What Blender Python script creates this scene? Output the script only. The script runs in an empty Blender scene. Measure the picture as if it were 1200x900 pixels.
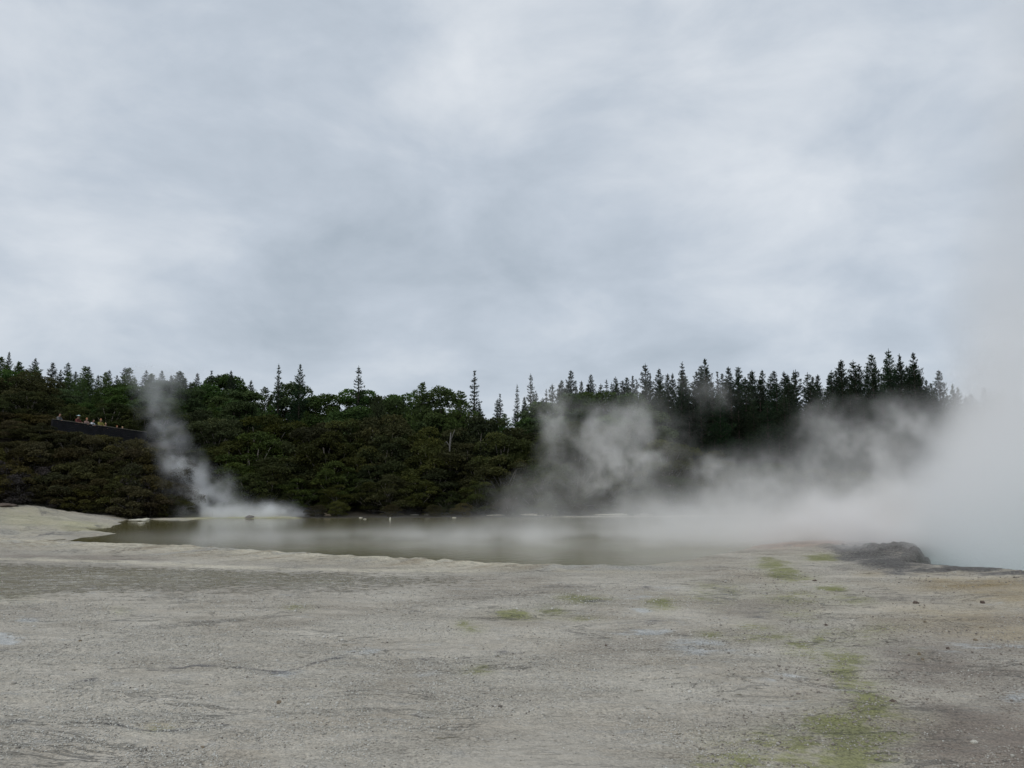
import bpy, math, random
import numpy as np
from mathutils import Vector, Matrix

# ------------------------------------------------------------------ camera, sky, light
S = bpy.context.scene
C = S.collection
R = math.radians
CAM_Z = 2.3
PITCH = R(7.24)
F = 960.0                       # focal length in pixels of the 1200 px wide photograph
cam_data = bpy.data.cameras.new("camera")
cam = bpy.data.objects.new("camera", cam_data)
C.objects.link(cam)
cam.location = (0, 0, CAM_Z)
cam.rotation_euler = (R(90) + PITCH, 0, 0)
cam_data.sensor_width = 36
cam_data.lens = 28.8
cam_data.clip_start = 0.1
cam_data.clip_end = 9000
S.camera = cam

SUN_EL, SUN_AZ = R(50), R(215)          # azimuth clockwise from +Y : behind-left of the viewer
S.view_settings.view_transform = 'Standard'
S.view_settings.look = 'None'
S.view_settings.gamma = 1
S.view_settings.exposure = 0.0
S.view_settings.use_curve_mapping = False


class NT:
    """small helper to write node trees"""
    def __init__(self, tree):
        self.t = tree
        tree.nodes.clear()

    def n(self, kind, **kw):
        nd = self.t.nodes.new(kind)
        for k, v in kw.items():
            setattr(nd, k, v)
        return nd

    def link(self, a, b):
        self.t.links.new(a, b)

    def setin(self, sock, v):
        if isinstance(v, bpy.types.NodeSocket):
            self.link(v, sock)
        elif v is not None:
            sock.default_value = v

    def math(self, op, a, b=None, c=None, clamp=False):
        nd = self.n('ShaderNodeMath', operation=op, use_clamp=clamp)
        for i, v in enumerate((a, b, c)):
            self.setin(nd.inputs[i], v)
        return nd.outputs[0]

    def vmath(self, op, a, b=None, scale=None):
        nd = self.n('ShaderNodeVectorMath', operation=op)
        self.setin(nd.inputs[0], a)
        if b is not None:
            self.setin(nd.inputs[1], b)
        if scale is not None:
            self.setin(nd.inputs['Scale'], scale)
        return nd.outputs['Value'] if op in ('DOT_PRODUCT', 'LENGTH') else nd.outputs[0]

    def mix(self, fac, a, b, mode='MIX'):
        nd = self.n('ShaderNodeMix', data_type='RGBA', blend_type=mode)
        self.setin(nd.inputs[0], fac)
        self.setin(nd.inputs[6], a if isinstance(a, bpy.types.NodeSocket) else (*a, 1)[:4])
        self.setin(nd.inputs[7], b if isinstance(b, bpy.types.NodeSocket) else (*b, 1)[:4])
        return nd.outputs[2]

    def noise(self, vec, scale, detail=3, rough=0.55, dist=0.0):
        nd = self.n('ShaderNodeTexNoise')
        self.setin(nd.inputs['Vector'], vec)
        nd.inputs['Scale'].default_value = scale
        nd.inputs['Detail'].default_value = detail
        nd.inputs['Roughness'].default_value = rough
        nd.inputs['Distortion'].default_value = dist
        return nd.outputs['Fac']

    def rng(self, v, a, b, c=0.0, d=1.0, smooth=True):
        nd = self.n('ShaderNodeMapRange', interpolation_type='SMOOTHSTEP' if smooth else 'LINEAR')
        self.setin(nd.inputs[0], v)
        for i, x in zip((1, 2, 3, 4), (a, b, c, d)):
            nd.inputs[i].default_value = x
        return nd.outputs[0]


def px_dir(px, py):
    """unit world direction of a point of the photograph"""
    a, b = (px - 600) / F, (450 - py) / F
    v = Vector((a, math.cos(PITCH) - b * math.sin(PITCH), math.sin(PITCH) + b * math.cos(PITCH)))
    return v.normalized()


W = bpy.data.worlds.new("World")
S.world = W
W.use_nodes = True
w = NT(W.node_tree)
sky = w.n('ShaderNodeTexSky', sky_type='NISHITA', sun_disc=False, sun_elevation=SUN_EL, sun_rotation=SUN_AZ)
tc = w.n('ShaderNodeTexCoord').outputs['Generated']
sep = w.n('ShaderNodeSeparateXYZ')
w.link(tc, sep.inputs[0])
zz = w.math('ADD', w.math('MAXIMUM', sep.outputs[2], 0.0), 0.16)
comb = w.n('ShaderNodeCombineXYZ')
w.link(w.math('DIVIDE', sep.outputs[0], zz), comb.inputs[0])
w.link(w.math('DIVIDE', sep.outputs[1], zz), comb.inputs[1])
plane = comb.outputs[0]
warp = w.n('ShaderNodeTexNoise')
w.link(plane, warp.inputs['Vector'])
warp.inputs['Scale'].default_value = 0.9
warp.inputs['Detail'].default_value = 3
wplane = w.vmath('ADD', plane, w.vmath('SCALE', warp.outputs['Color'], scale=0.7))
n1 = w.noise(wplane, 0.85, 6, 0.52)
mpw = w.n('ShaderNodeMapping')
w.link(tc, mpw.inputs[0])
mpw.inputs['Scale'].default_value = (1, 1, 1.9)
n2 = w.noise(mpw.outputs[0], 5.0, 6, 0.55, 0.25)
n3 = w.noise(wplane, 0.35, 2, 0.5)
dens = w.math('ADD', w.math('MULTIPLY', w.math('SUBTRACT', n1, 0.5), 0.70), w.math('MULTIPLY', w.math('SUBTRACT', n2, 0.5), 1.15))
dens = w.math('ADD', dens, w.math('MULTIPLY', w.math('SUBTRACT', n3, 0.5), 0.35))
# broad thin and thick parts of the cloud deck, each at its own bearing and height
for (px, py, k, amp) in ((95, 235, 90, .17), (150, 320, 110, .13), (30, 190, 130, .10), (300, 240, 160, .08), (880, 190, 120, .17), (940, 210, 200, .07),
                         (640, 20, 80, .09), (930, 40, 90, .12), (1180, 20, 60, .08), (560, 90, 200, .09), (480, 420, 200, .06), (820, 250, 150, .06),
                         (200, 110, 60, -.13), (420, 170, 80, -.11), (640, 200, 110, -.14), (880, 285, 220, -.10), (690, 300, 200, -.07), (330, 370, 120, -.10),
                         (560, 250, 120, -.09), (20, 285, 400, -.08), (980, 240, 250, -.08), (850, 90, 160, -.08), (1020, 130, 130, -.06), (780, 400, 250, -.05), (60, 390, 250, -.06)):
    d = w.vmath('DOT_PRODUCT', tc, tuple(px_dir(px, py)))
    g = w.math('EXPONENT', w.math('MULTIPLY', w.math('SUBTRACT', d, 1.0), float(k)))
    dens = w.math('MULTIPLY_ADD', g, amp * (.95 if amp > 0 else .55), dens)
t = w.rng(dens, -0.42, 0.46, 0, 1, smooth=False)
cr = w.n('ShaderNodeValToRGB')
w.link(t, cr.inputs[0])
e = cr.color_ramp.elements
e[0].position = 0.0; e[0].color = (0.36, 0.425, 0.495, 1)
e[1].position = 1.0; e[1].color = (0.79, 0.83, 0.875, 1)
m_ = cr.color_ramp.elements.new(0.5); m_.color = (0.54, 0.602, 0.68, 1)
cloud = w.vmath('SCALE', cr.outputs[0], scale=10.0)          # the Background strength below is 0.1
fac = w.rng(dens, -0.5, 0.6, 0.97, 0.90)
bgc = w.mix(fac, sky.outputs[0], cloud)
bg = w.n('ShaderNodeBackground')
w.link(bgc, bg.inputs[0])
bg.inputs[1].default_value = 0.1
w.link(bg.outputs[0], w.n('ShaderNodeOutputWorld').inputs[0])

sun_d = bpy.data.lights.new("sun", 'SUN')
sun_d.energy = 1.2
sun_d.angle = R(25)
sun_d.color = (1.0, 0.95, 0.87)
sun = bpy.data.objects.new("sun", sun_d)
C.objects.link(sun)
sd = Vector((math.sin(SUN_AZ) * math.cos(SUN_EL), math.cos(SUN_AZ) * math.cos(SUN_EL), math.sin(SUN_EL)))
sun.rotation_euler = sd.to_track_quat('Z', 'Y').to_euler()

cy = S.cycles
cy.use_denoising = True
cy.max_bounces = 16
cy.diffuse_bounces = 3
cy.glossy_bounces = 3
cy.transmission_bounces = 3
cy.volume_bounces = 14
cy.transparent_max_bounces = 16
cy.volume_step_rate = 2.5
cy.volume_max_steps = 160
cy.sample_clamp_indirect = 4
cy.use_adaptive_sampling = True
cy.adaptive_threshold = 0.02

# ------------------------------------------------------------------ helpers
rg = np.random.default_rng(7)
random.seed(5)


def px_at(px, py, Y):
    d = px_dir(px, py)
    k = Y / d.y
    return Vector((d.x * k, Y, CAM_Z + d.z * k))


def ground_at(px, py):
    d = px_dir(px, py)
    k = -CAM_Z / d.z
    return d.x * k, d.y * k


def to_px(X, Y, Z=0.0):
    dz = Z - CAM_Z
    depth = Y * math.cos(PITCH) + dz * math.sin(PITCH)
    up = dz * math.cos(PITCH) - Y * math.sin(PITCH)
    depth = np.where(depth < 0.05, 0.05, depth)
    return 600 + F * X / depth, 450 - F * up / depth


_LAT = [np.random.default_rng(100 + i).random((32, 32, 32)).astype(np.float32) for i in range(6)]


def vnoise(x, y, z, seed=0):
    L = _LAT[seed % 6]
    x = np.asarray(x, np.float32) + seed * 7.31
    y = np.asarray(y, np.float32) + seed * 3.77
    z = np.asarray(z, np.float32) + seed * 1.93
    x, y, z = np.broadcast_arrays(x, y, z)
    xi, yi, zi = np.floor(x).astype(np.int32), np.floor(y).astype(np.int32), np.floor(z).astype(np.int32)
    fx, fy, fz = x - xi, y - yi, z - zi
    fx, fy, fz = [f * f * f * (f * (f * 6 - 15) + 10) for f in (fx, fy, fz)]
    x0, y0, z0 = xi % 32, yi % 32, zi % 32
    x1, y1, z1 = (x0 + 1) % 32, (y0 + 1) % 32, (z0 + 1) % 32

    def lp(a, b, t):
        return a + (b - a) * t
    return lp(lp(lp(L[x0, y0, z0], L[x1, y0, z0], fx), lp(L[x0, y1, z0], L[x1, y1, z0], fx), fy),
              lp(lp(L[x0, y0, z1], L[x1, y0, z1], fx), lp(L[x0, y1, z1], L[x1, y1, z1], fx), fy), fz)


def fbm(x, y, z=0.0, octv=4, seed=0, gain=0.5):
    s, a, tot = 0, 1.0, 0
    for i in range(octv):
        s = s + a * vnoise(np.asarray(x) * 2.03 ** i, np.asarray(y) * 2.03 ** i, np.asarray(z) * 2.03 ** i, seed + i)
        tot += a
        a *= gain
    return s / tot


def sstep(a, b, v):
    t = np.clip((v - a) / (b - a), 0, 1)
    return t * t * (3 - 2 * t)


def np_mesh(name, verts, faces, k, smooth=False):
    """faces : int array (n, k)"""
    me = bpy.data.meshes.new(name)
    verts = np.asarray(verts, np.float32)
    faces = np.asarray(faces, np.int32)
    me.vertices.add(len(verts))
    me.vertices.foreach_set('co', verts.ravel())
    me.loops.add(faces.size)
    me.loops.foreach_set('vertex_index', faces.ravel())
    me.polygons.add(len(faces))
    me.polygons.foreach_set('loop_start', np.arange(0, faces.size, k, dtype=np.int32))
    me.polygons.foreach_set('loop_total', np.full(len(faces), k, np.int32))
    if smooth:
        me.polygons.foreach_set('use_smooth', np.ones(len(faces), bool))
    me.update(calc_edges=True)
    me.validate()
    return me


def f_attr(me, name, vals):
    a = me.attributes.new(name, 'FLOAT', 'POINT')
    a.data.foreach_set('value', np.asarray(vals, np.float32))


def link(name, me, mat=None, parent=None, label=None, cat=None, group=None, kind=None):
    o = bpy.data.objects.new(name, me)
    C.objects.link(o)
    if mat is not None and me is not None and not me.materials:
        me.materials.append(mat)
    if parent is not None:
        o.parent = parent
    for k, v in (('label', label), ('category', cat), ('group', group), ('kind', kind)):
        if v:
            o[k] = v
    return o


def empty(name, loc, label, cat, group=None, rz=0):
    o = link(name, None, label=label, cat=cat, group=group)
    o.location = loc
    o.rotation_euler = (0, 0, rz)
    return o


class MB:
    def __init__(self):
        self.v, self.f = [], []

    def box(self, c, s, rz=0.0, taper=1.0):
        n = len(self.v)
        cx, cy_, cz = c
        for z in (-1, 1):
            k = taper if z > 0 else 1
            for x, y in ((-1, -1), (1, -1), (1, 1), (-1, 1)):
                X, Y = x * s[0] / 2 * k, y * s[1] / 2 * k
                self.v.append((cx + X * math.cos(rz) - Y * math.sin(rz), cy_ + X * math.sin(rz) + Y * math.cos(rz), cz + z * s[2] / 2))
        for q in ((3, 2, 1, 0), (4, 5, 6, 7), (0, 1, 5, 4), (1, 2, 6, 5), (2, 3, 7, 6), (3, 0, 4, 7)):
            self.f.append([n + i for i in q])

    def beam(self, a, b, wd, ht):
        """box section along a-b"""
        a, b = Vector(a), Vector(b)
        d = (b - a).normalized()
        s = d.cross(Vector((0, 0, 1)))
        s = s.normalized() if s.length > 1e-4 else Vector((1, 0, 0))
        u = s.cross(d)
        n = len(self.v)
        for p in (a, b):
            for x, y in ((-1, -1), (1, -1), (1, 1), (-1, 1)):
                self.v.append(tuple(p + s * x * wd / 2 + u * y * ht / 2))
        for q in ((0, 1, 2, 3), (7, 6, 5, 4), (0, 4, 5, 1), (1, 5, 6, 2), (2, 6, 7, 3), (3, 7, 4, 0)):
            self.f.append([n + i for i in q])

    def tube(self, pts, rad, seg=7):
        pts = [Vector(p) for p in pts]
        n0 = len(self.v)
        for i, p in enumerate(pts):
            d = (pts[min(i + 1, len(pts) - 1)] - pts[max(i - 1, 0)]).normalized()
            s = d.cross(Vector((0.31, 0.95, 0.05))).normalized()
            u = s.cross(d)
            for k in range(seg):
                a = 2 * math.pi * k / seg
                self.v.append(tuple(p + (s * math.cos(a) + u * math.sin(a)) * rad[i]))
        for i in range(len(pts) - 1):
            for k in range(seg):
                a, b = n0 + i * seg + k, n0 + i * seg + (k + 1) % seg
                self.f.append([a, b, b + seg, a + seg])
        self.f.append([n0 + k for k in range(seg)][::-1])
        self.f.append([n0 + (len(pts) - 1) * seg + k for k in range(seg)])

    def mesh(self, name, smooth=False):
        me = bpy.data.meshes.new(name)
        me.from_pydata(self.v, [], self.f)
        if smooth:
            for p in me.polygons:
                p.use_smooth = True
        me.update()
        return me


def simple_mat(name, col, rough=0.8, var=0.25, scale=6.0, bump=0.0, spec=0.3):
    m = bpy.data.materials.new(name)
    m.use_nodes = True
    b = NT(m.node_tree)
    tcn = b.n('ShaderNodeTexCoord').outputs['Object']
    n = b.noise(tcn, scale, 5, 0.6)
    c = b.mix(b.rng(n, 0.3, 0.7), tuple(x * (1 - var) for x in col), tuple(min(1, x * (1 + var)) for x in col))
    p = b.n('ShaderNodeBsdfPrincipled')
    b.link(c, p.inputs['Base Color'])
    p.inputs['Roughness'].default_value = rough
    p.inputs['Specular IOR Level'].default_value = spec
    if bump:
        bn = b.n('ShaderNodeBump')
        bn.inputs['Strength'].default_value = 0.6
        bn.inputs['Distance'].default_value = bump
        b.link(n, bn.inputs['Height'])
        b.link(bn.outputs[0], p.inputs['Normal'])
    b.link(p.outputs[0], b.n('ShaderNodeOutputMaterial').inputs[0])
    return m


# ------------------------------------------------------------------ terrain
LAKE_PX = [(72, 636), (88, 629), (112, 627), (137, 624), (110, 621), (90, 617.5), (127, 617.5), (134, 612), (143, 608.6), (160, 607), (190, 608.3), (215, 609), (228, 607.5),
           (260, 606.5), (345, 606.5), (470, 606), (600, 605.6), (760, 605), (900, 604), (1050, 603), (1250, 603), (1500, 604), (1500, 618), (1250, 622), (1100, 625),
           (1000, 629), (930, 633), (880, 640), (845, 648), (800, 656), (745, 662), (640, 661.5), (540, 659), (400, 652), (300, 647), (200, 641.5), (120, 638)]
POOL_PX = [(1068, 661), (1110, 665.5), (1200, 671), (1320, 682), (1700, 716), (2600, 716), (2600, 606), (1300, 626), (1100, 630), (1064, 634), (1073, 641), (1077, 648), (1066, 655)]
LAKE = np.array([ground_at(*p) for p in LAKE_PX])
POOL = np.array([ground_at(*p) for p in POOL_PX])
RIDGE = np.array([ground_at(*p) for p in [(-420, 624), (-200, 630), (0, 640), (120, 643), (200, 646), (300, 651), (400, 656.5), (500, 661), (600, 664), (740, 664.5), (820, 662)]])


def poly_sd(X, Y, P):
    """signed distance, negative inside"""
    inside = np.zeros(X.shape, bool)
    dm = np.full(X.shape, 1e9, np.float32)
    n = len(P)
    for i in range(n):
        ax, ay = P[i]
        bx, by = P[(i + 1) % n]
        ex, ey = bx - ax, by - ay
        t = np.clip(((X - ax) * ex + (Y - ay) * ey) / (ex * ex + ey * ey), 0, 1)
        dm = np.minimum(dm, np.hypot(X - ax - t * ex, Y - ay - t * ey))
        c = ((ay > Y) != (by > Y)) & (X < (bx - ax) * (Y - ay) / (by - ay + 1e-12) + ax)
        inside ^= c
    return np.where(inside, -dm, dm)


def line_sd(X, Y, P):
    dm = np.full(X.shape, 1e9, np.float32)
    al = np.zeros(X.shape, np.float32)
    acc = 0
    for i in range(len(P) - 1):
        ax, ay = P[i]
        bx, by = P[i + 1]
        ex, ey = bx - ax, by - ay
        L = math.hypot(ex, ey)
        t = np.clip(((X - ax) * ex + (Y - ay) * ey) / (L * L), 0, 1)
        d = np.hypot(X - ax - t * ex, Y - ay - t * ey)
        al = np.where(d < dm, acc + t * L, al)
        dm = np.minimum(dm, d)
        acc += L
    return dm, al


def shore_y(q):      # q : column in the photograph; distance of the foot of the wood
    return np.interp(q, [-900, 0, 140, 215, 260, 600, 1000, 1500], [58, 61, 63.5, 66, 69, 71, 75, 78])


def hill(X, Y):
    q = 600 + F * X / np.maximum(Y, 1)
    s = Y - shore_y(q)
    left = np.interp(s, [0, 2, 5, 9, 14, 40, 80, 200, 900], [0, .6, 3.6, 6.2, 6.8, 9.5, 12, 16, 20])
    mid = np.interp(s, [0, 3, 10, 30, 60, 120, 900], [0, .5, 1.8, 5.0, 7.0, 8.0, 14])
    right = np.interp(s, [0, 3, 10, 30, 60, 120, 900], [0, .3, .8, 2.2, 3.2, 4.0, 12])
    wl = 1 - sstep(195, 300, q)
    wr = sstep(620, 860, q)
    h = left * wl + mid * (1 - wl) * (1 - wr) + right * wr * (1 - wl)
    return np.where(s > 0, h, 0.0)


def height(X, Y, fine=True):
    X = np.asarray(X, np.float64)
    Y = np.asarray(Y, np.float64)
    wob = (fbm(X * .35, Y * .35, 0, 3, 1) - .5) * 1.3 * sstep(20, 40, Y)
    sl = poly_sd(X, Y, LAKE) + wob * 0.8
    sp = poly_sd(X, Y, POOL) + (fbm(X * 1.3, Y * 1.3, 0, 3, 2) - .5) * 0.8
    z = hill(X, Y) + (fbm(X * .12, Y * .12, 3, 3, 2) - .5) * 0.12 * sstep(6, 14, Y)
    z = z + (fbm(X * .08, Y * .08, 1, 3, 4) - .5) * 1.5 * sstep(3, 12, Y - shore_y(600 + F * X / np.maximum(Y, 1)))
    # pale bank left of the lake climbs to the foot of the scrub
    qx = 600 + F * X / np.maximum(Y, 1)
    z = z + 0.85 * (1 - sstep(-10, 150, qx)) * sstep(41, 62, Y) + .35 * (1 - sstep(60, 190, qx)) * sstep(56, 62, Y)
    z = z + (fbm(X * .5, Y * .35, 7, 4, 0) - .5) * .55 * (1 - sstep(60, 240, qx)) * sstep(34, 42, Y) * (1 - sstep(62, 66, Y))
    # sinter dam between lake and flat
    rd, al = line_sd(X, Y, RIDGE)
    rip = (vnoise(al * 3.2 + (fbm(X * .5, Y * .5, 0, 2, 3)) * 3, 0.5, 0.5, 1) - .5)
    rw = np.interp(qx, [0, 400, 740], [1.5, 1.0, .5])
    prof = np.exp(-(rd / rw) ** 2)
    fade = 1 - sstep(700, 860, qx)
    z = z + fade * prof * (np.interp(qx, [0, 500, 740], [.26, .17, .08]) + rip * 0.09 + (fbm(X * 2, Y * 2, 0, 3, 2) - .5) * .06)
    # dark rock lip over the pool
    kx, ky = ground_at(1040, 645)
    kd = ((X - kx - .2) / 2.9) ** 2 + ((Y - ky) / 3.0) ** 2
    knob = np.exp(-kd) * (0.09 + (np.floor(fbm(X * .9, Y * .7, 2, 3, 2) * 14) / 14 - .5) * .5 + (np.abs(fbm(X * 1.4, Y * 1.1, 5, 5, 3, .62) - .5)) * -.6 + (fbm(X * 4, Y * 4, 5, 3, 1) - .5) * .22 + (fbm(X * 2, Y * 1.6, 5, 3, 4) - .5) * .36)
    lip = sstep(2.5, 0.3, sp) * 0.10 * (1 - sstep(1.0, -.2, sp) * 0)
    z = z + np.where(sp > -1.2, knob, 0) + np.where((Y < 60) & (Y > 5), lip * sstep(900, 1050, qx), 0)
    if fine:
        near = 1 - sstep(30, 70, Y)
        z = z + near * ((fbm(X * 1.1, Y * 2.4, 0, 4, 0) - .5) * 0.045 + (fbm(X * 6, Y * 7, 0, 3, 3, .6) - .5) * 0.028)
    z = z * sstep(-.3, 1.0, sl) + sstep(0.25, -2.2, sl) * (-0.5) - 0.03 * sstep(1.0, 0, sl)
    z = np.where(sp < 0.2, z * sstep(-.3, .2, sp) - sstep(0.15, -0.5, sp) * 0.9, z)
    return z


rows_px = np.concatenate([np.linspace(1500, 905, 90), np.linspace(904, 690, 300), np.linspace(689.2, 640, 85), np.linspace(639.5, 596, 75)])
Yr = np.array([ground_at(600, p)[1] for p in rows_px])
Yr = Yr[(Yr > 0.9)]
far = np.concatenate([np.arange(Yr[-1] + 1.2, 150, 1.2), np.geomspace(152, 6000, 40)])
rad = np.concatenate([[0.25, 0.6], Yr, far])
# columns: tangent spacing in front, coarse all the way round behind
tq = np.arange(-470, 1671, 2.2)
ang = np.arctan((tq - 600) / F)
side = np.radians(np.arange(3.5, 360 - 2 * 48.1, 3.5)) + ang[-1]
ang = np.concatenate([ang, side])
AA, RR = np.meshgrid(ang, rad)
front = np.abs(AA) < R(60)
# in front the rows run parallel to the picture (Y = const), behind they are circles
kk = np.where(np.abs(AA) < R(49), 1 / np.cos(np.clip(AA, -R(49), R(49))), 1 / math.cos(R(48.1)))
Xg = RR * kk * np.sin(AA)
Yg = RR * kk * np.cos(AA)
Zg = height(Xg, Yg)
nr, nc = Xg.shape
idx = np.arange(nr * nc).reshape(nr, nc)
q = np.stack([idx[:-1], np.roll(idx, -1, 1)[:-1], np.roll(idx, -1, 1)[1:], idx[1:]], -1).reshape(-1, 4)
V = np.stack([Xg, Yg, Zg], -1).reshape(-1, 3)
V = np.vstack([V, [[0, 0, float(Zg[0, 0])]]])
me = np_mesh('ground', V, q[:, ::-1], 4, smooth=True)
gx, gy = V[:, 0].astype(np.float64), V[:, 1].astype(np.float64)
spx, spy = to_px(gx, np.maximum(gy, .3))
spx = np.where(gy < 0.5, 5000, spx)
wn = fbm(gx * 1.2, gy * 1.2, 0, 4, 2)
wn2 = fbm(gx * .35, gy * .35, 4, 4, 3)
ju = (wn - .5) * 36


def paint(lst):
    a = np.zeros(len(gx), np.float32)
    for (px, py, rx, ry, amp) in lst:
        rr_ = ((spx + ju * rx / 40 - px) / rx) ** 2 + ((spy + ju * ry / 25 - py) / ry) ** 2
        a = np.maximum(a, amp * np.exp(-rr_ * 0.9))
    return a


def stroke(lst):
    a = np.zeros(len(gx), np.float32)
    for pts, wd, amp in lst:
        px = [p[0] for p in pts]
        py = [p[1] for p in pts]
        yy = np.interp(spx, px, py)
        inn = sstep(px[0] - 15, px[0] + 10, spx) * (1 - sstep(px[-1] - 10, px[-1] + 15, spx))
        a = np.maximum(a, amp * inn * np.exp(-((spy + ju * .12 - yy) / wd) ** 2))
    return a


white = paint([(425, 760, 26, 6, 1), (607, 758, 20, 4, .9), (763, 740, 42, 4, 1), (737, 698, 28, 3.5, .9), (752, 715, 14, 3, .8), (497, 787, 26, 5, .5), (650, 728, 22, 4, .5),
               (330, 787, 22, 6, .7), (5, 750, 26, 9, .9), (27, 727, 32, 7, .6), (127, 800, 26, 6, .6), (833, 760, 46, 11, .75), (917, 795, 30, 5, .9), (1150, 760, 70, 8, .75),
               (983, 808, 30, 6, .6), (1187, 813, 22, 9, .6), (1020, 872, 30, 8, .4), (850, 820, 70, 18, .4), (215, 795, 26, 5, .4), (900, 672, 40, 5, .35), (1160, 706, 18, 3, .6),
               (700, 745, 30, 10, .25), (780, 690, 50, 7, .4), (250, 835, 60, 16, .3), (560, 700, 60, 10, .25)])
moss = 1.12 * paint([(1000, 745, 50, 10, .45), (970, 765, 40, 14, .6), (985, 785, 26, 16, .7), (940, 700, 60, 12, .4), (880, 880, 60, 18, .6), (940, 760, 30, 10, .6), (1000, 850, 60, 26, .7), (930, 890, 90, 14, .7), (1010, 890, 40, 12, .9), (905, 662, 24, 6, .7), (930, 677, 22, 5, .8), (900, 745, 50, 6, .4), (917, 670, 18, 10, 1), (972, 688, 16, 4.5, 1), (963, 653, 22, 4, .9), (960, 750, 11, 4, .9), (833, 743, 14, 5, .6), (890, 733, 24, 6, .45), (980, 773, 18, 10, .8),
              (993, 797, 20, 14, .7), (1017, 825, 26, 22, .8), (967, 845, 56, 18, .85), (917, 868, 56, 18, .9), (1000, 875, 36, 20, .8), (867, 893, 60, 12, .95), (987, 703, 36, 8, .45),
              (600, 720, 26, 5, .9), (643, 717, 18, 5, 1), (547, 733, 16, 7, .7), (687, 703, 30, 5, .6), (560, 782, 18, 9, .5), (777, 708, 22, 8, .7), (673, 723, 30, 4, .6),
              (843, 697, 34, 13, .5), (1040, 735, 30, 6, .35), (930, 720, 40, 8, .35), (140, 717, 12, 4, .4), (350, 712, 16, 4, .4), (20, 700, 26, 7, .3), (185, 853, 20, 6, .45),
              (1075, 765, 14, 6, .4), (900, 655, 16, 4, .5), (820, 640, 30, 4, .2)])
white = white * (.3 + 1.15 * sstep(.3, .68, fbm(gx * 1.5, gy * 2.2, 6, 4, 2, .6)))
moss = moss * (.68 + .85 * sstep(.3, .7, fbm(gx * 1.9, gy * 1.3, 2, 4, 0, .6)))
dark = paint([(1040, 640, 40, 8, 1.2), (1015, 650, 36, 8, 1.1), (1050, 660, 45, 8, 1.1), (1060, 669, 28, 7, .8), (990, 668, 20, 6, .4), (1000, 655, 26, 6, .8), (1120, 670, 60, 3.0, 1.0),
              (1200, 674.5, 60, 2.6, .9), (1300, 683, 80, 3, .9), (1090, 692, 16, 4, .3), (760, 728, 22, 7, .55), (590, 762, 10, 5, .7), (570, 770, 16, 4, .4), (843, 697, 30, 12, .5),
              (885, 720, 30, 6, .4), (100, 797, 26, 4, .6), (315, 787, 30, 3, .7), (205, 783, 26, 4, .5), (20, 845, 22, 3, .6), (210, 858, 30, 3, .5), (700, 705, 30, 2.5, .6), (755, 688, 12, 3, .6)])
dark = np.maximum(dark, stroke([([(-60, 628), (20, 627.5), (88, 627)], .7, .8), ([(-60, 596), (0, 598), (24, 602.5)], 1.0, 1.2), ([(90, 618), (128, 617)], .7, .6), ([(-40, 612), (40, 609), (70, 613)], .7, .5), ([(20, 621), (90, 622)], .6, .4), ([(170, 783), (230, 779), (330, 785), (400, 768)], 1.6, .6), ([(0, 823), (40, 822), (110, 800), (140, 802)], 1.5, .45),
                                ([(120, 846), (180, 858), (210, 856), (270, 848)], 1.8, .8), ([(450, 773), (560, 768), (620, 760)], 1.5, .5),
                                ([(735, 796), (800, 803), (860, 806), (960, 803)], 1.6, .4), ([(800, 807), (900, 809)], 1.2, .35), ([(690, 770), (780, 774)], 1.2, .3),
                                ([(1000, 775), (1090, 787), (1160, 784)], 1.6, .35)]))
ochre = paint([(1150, 686, 85, 8, 1.1), (1110, 681, 40, 6, .8), (1180, 700, 60, 8, .8), (1130, 722, 100, 16, .55), (1250, 700, 90, 22, .8), (1060, 735, 60, 10, .35), (1180, 740, 70, 10, .6),
               (880, 673, 30, 5, .25), (1020, 673, 20, 3, .6), (185, 851, 20, 5, .5)])
brown = paint([(1130, 850, 120, 60, 1.), (1230, 880, 140, 90, 1.), (1080, 775, 90, 26, .8), (1160, 790, 70, 16, .8), (880, 715, 60, 12, .5), (700, 760, 60, 8, .3), (1040, 700, 60, 10, .4),
               (1180, 725, 60, 8, .5), (60, 652, 130, 2.2, .7), (130, 655, 90, 1.6, .7), (80, 645, 90, 2, .3), (430, 686, 200, 10, .25), (1010, 810, 60, 30, .4), (780, 752, 60, 4, .4)])
orange = paint([(900, 637, 70, 4, 1.0), (980, 634, 60, 3.5, 1.), (830, 640, 40, 4, .7), (1064, 657, 14, 2, .5), (1085, 655, 14, 2, .6), (90, 599, 50, 3, .8), (40, 600, 40, 4, .3)])
sl = poly_sd(gx, gy, LAKE)
rd, al = line_sd(gx, gy, RIDGE)
qx = 600 + F * gx / np.maximum(gy, .5)
cream = np.exp(-(rd / 1.7) ** 2) * (1 - sstep(720, 860, qx)) * (gy > 5)
cream = np.maximum(cream, (.25 + .5 * wn2) * sstep(30, 36, gy) * (1 - sstep(60, 260, qx)))
cream = np.maximum(cream, sstep(2.2, 0.2, np.abs(sl)) * sstep(50, 60, gy) * np.interp(qx, [0, 150, 345, 370, 480, 500, 600, 700, 900], [.9, .9, .7, .0, .0, .4, .1, .6, .4]))
ripple = np.clip(sstep(.50, .68, vnoise(al * 4.2 + rd * 3.0 + wn * 2, gy * .3, .5, 1)), 0, 1) * np.exp(-(rd / np.interp(qx, [0, 740], [1.9, .9])) ** 2) * (1 - sstep(640, 760, qx)) * (gy > 5)
crest = np.exp(-((rd + .1) / np.interp(qx, [0, 400, 740], [.8, .55, .4])) ** 2) * (1 - sstep(700, 800, qx)) * (gy > 5)
crest = np.maximum(crest, stroke([([(-200, 653), (0, 655), (120, 657), (220, 662), (400, 668), (560, 670)], 1.6, .75)]))
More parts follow.
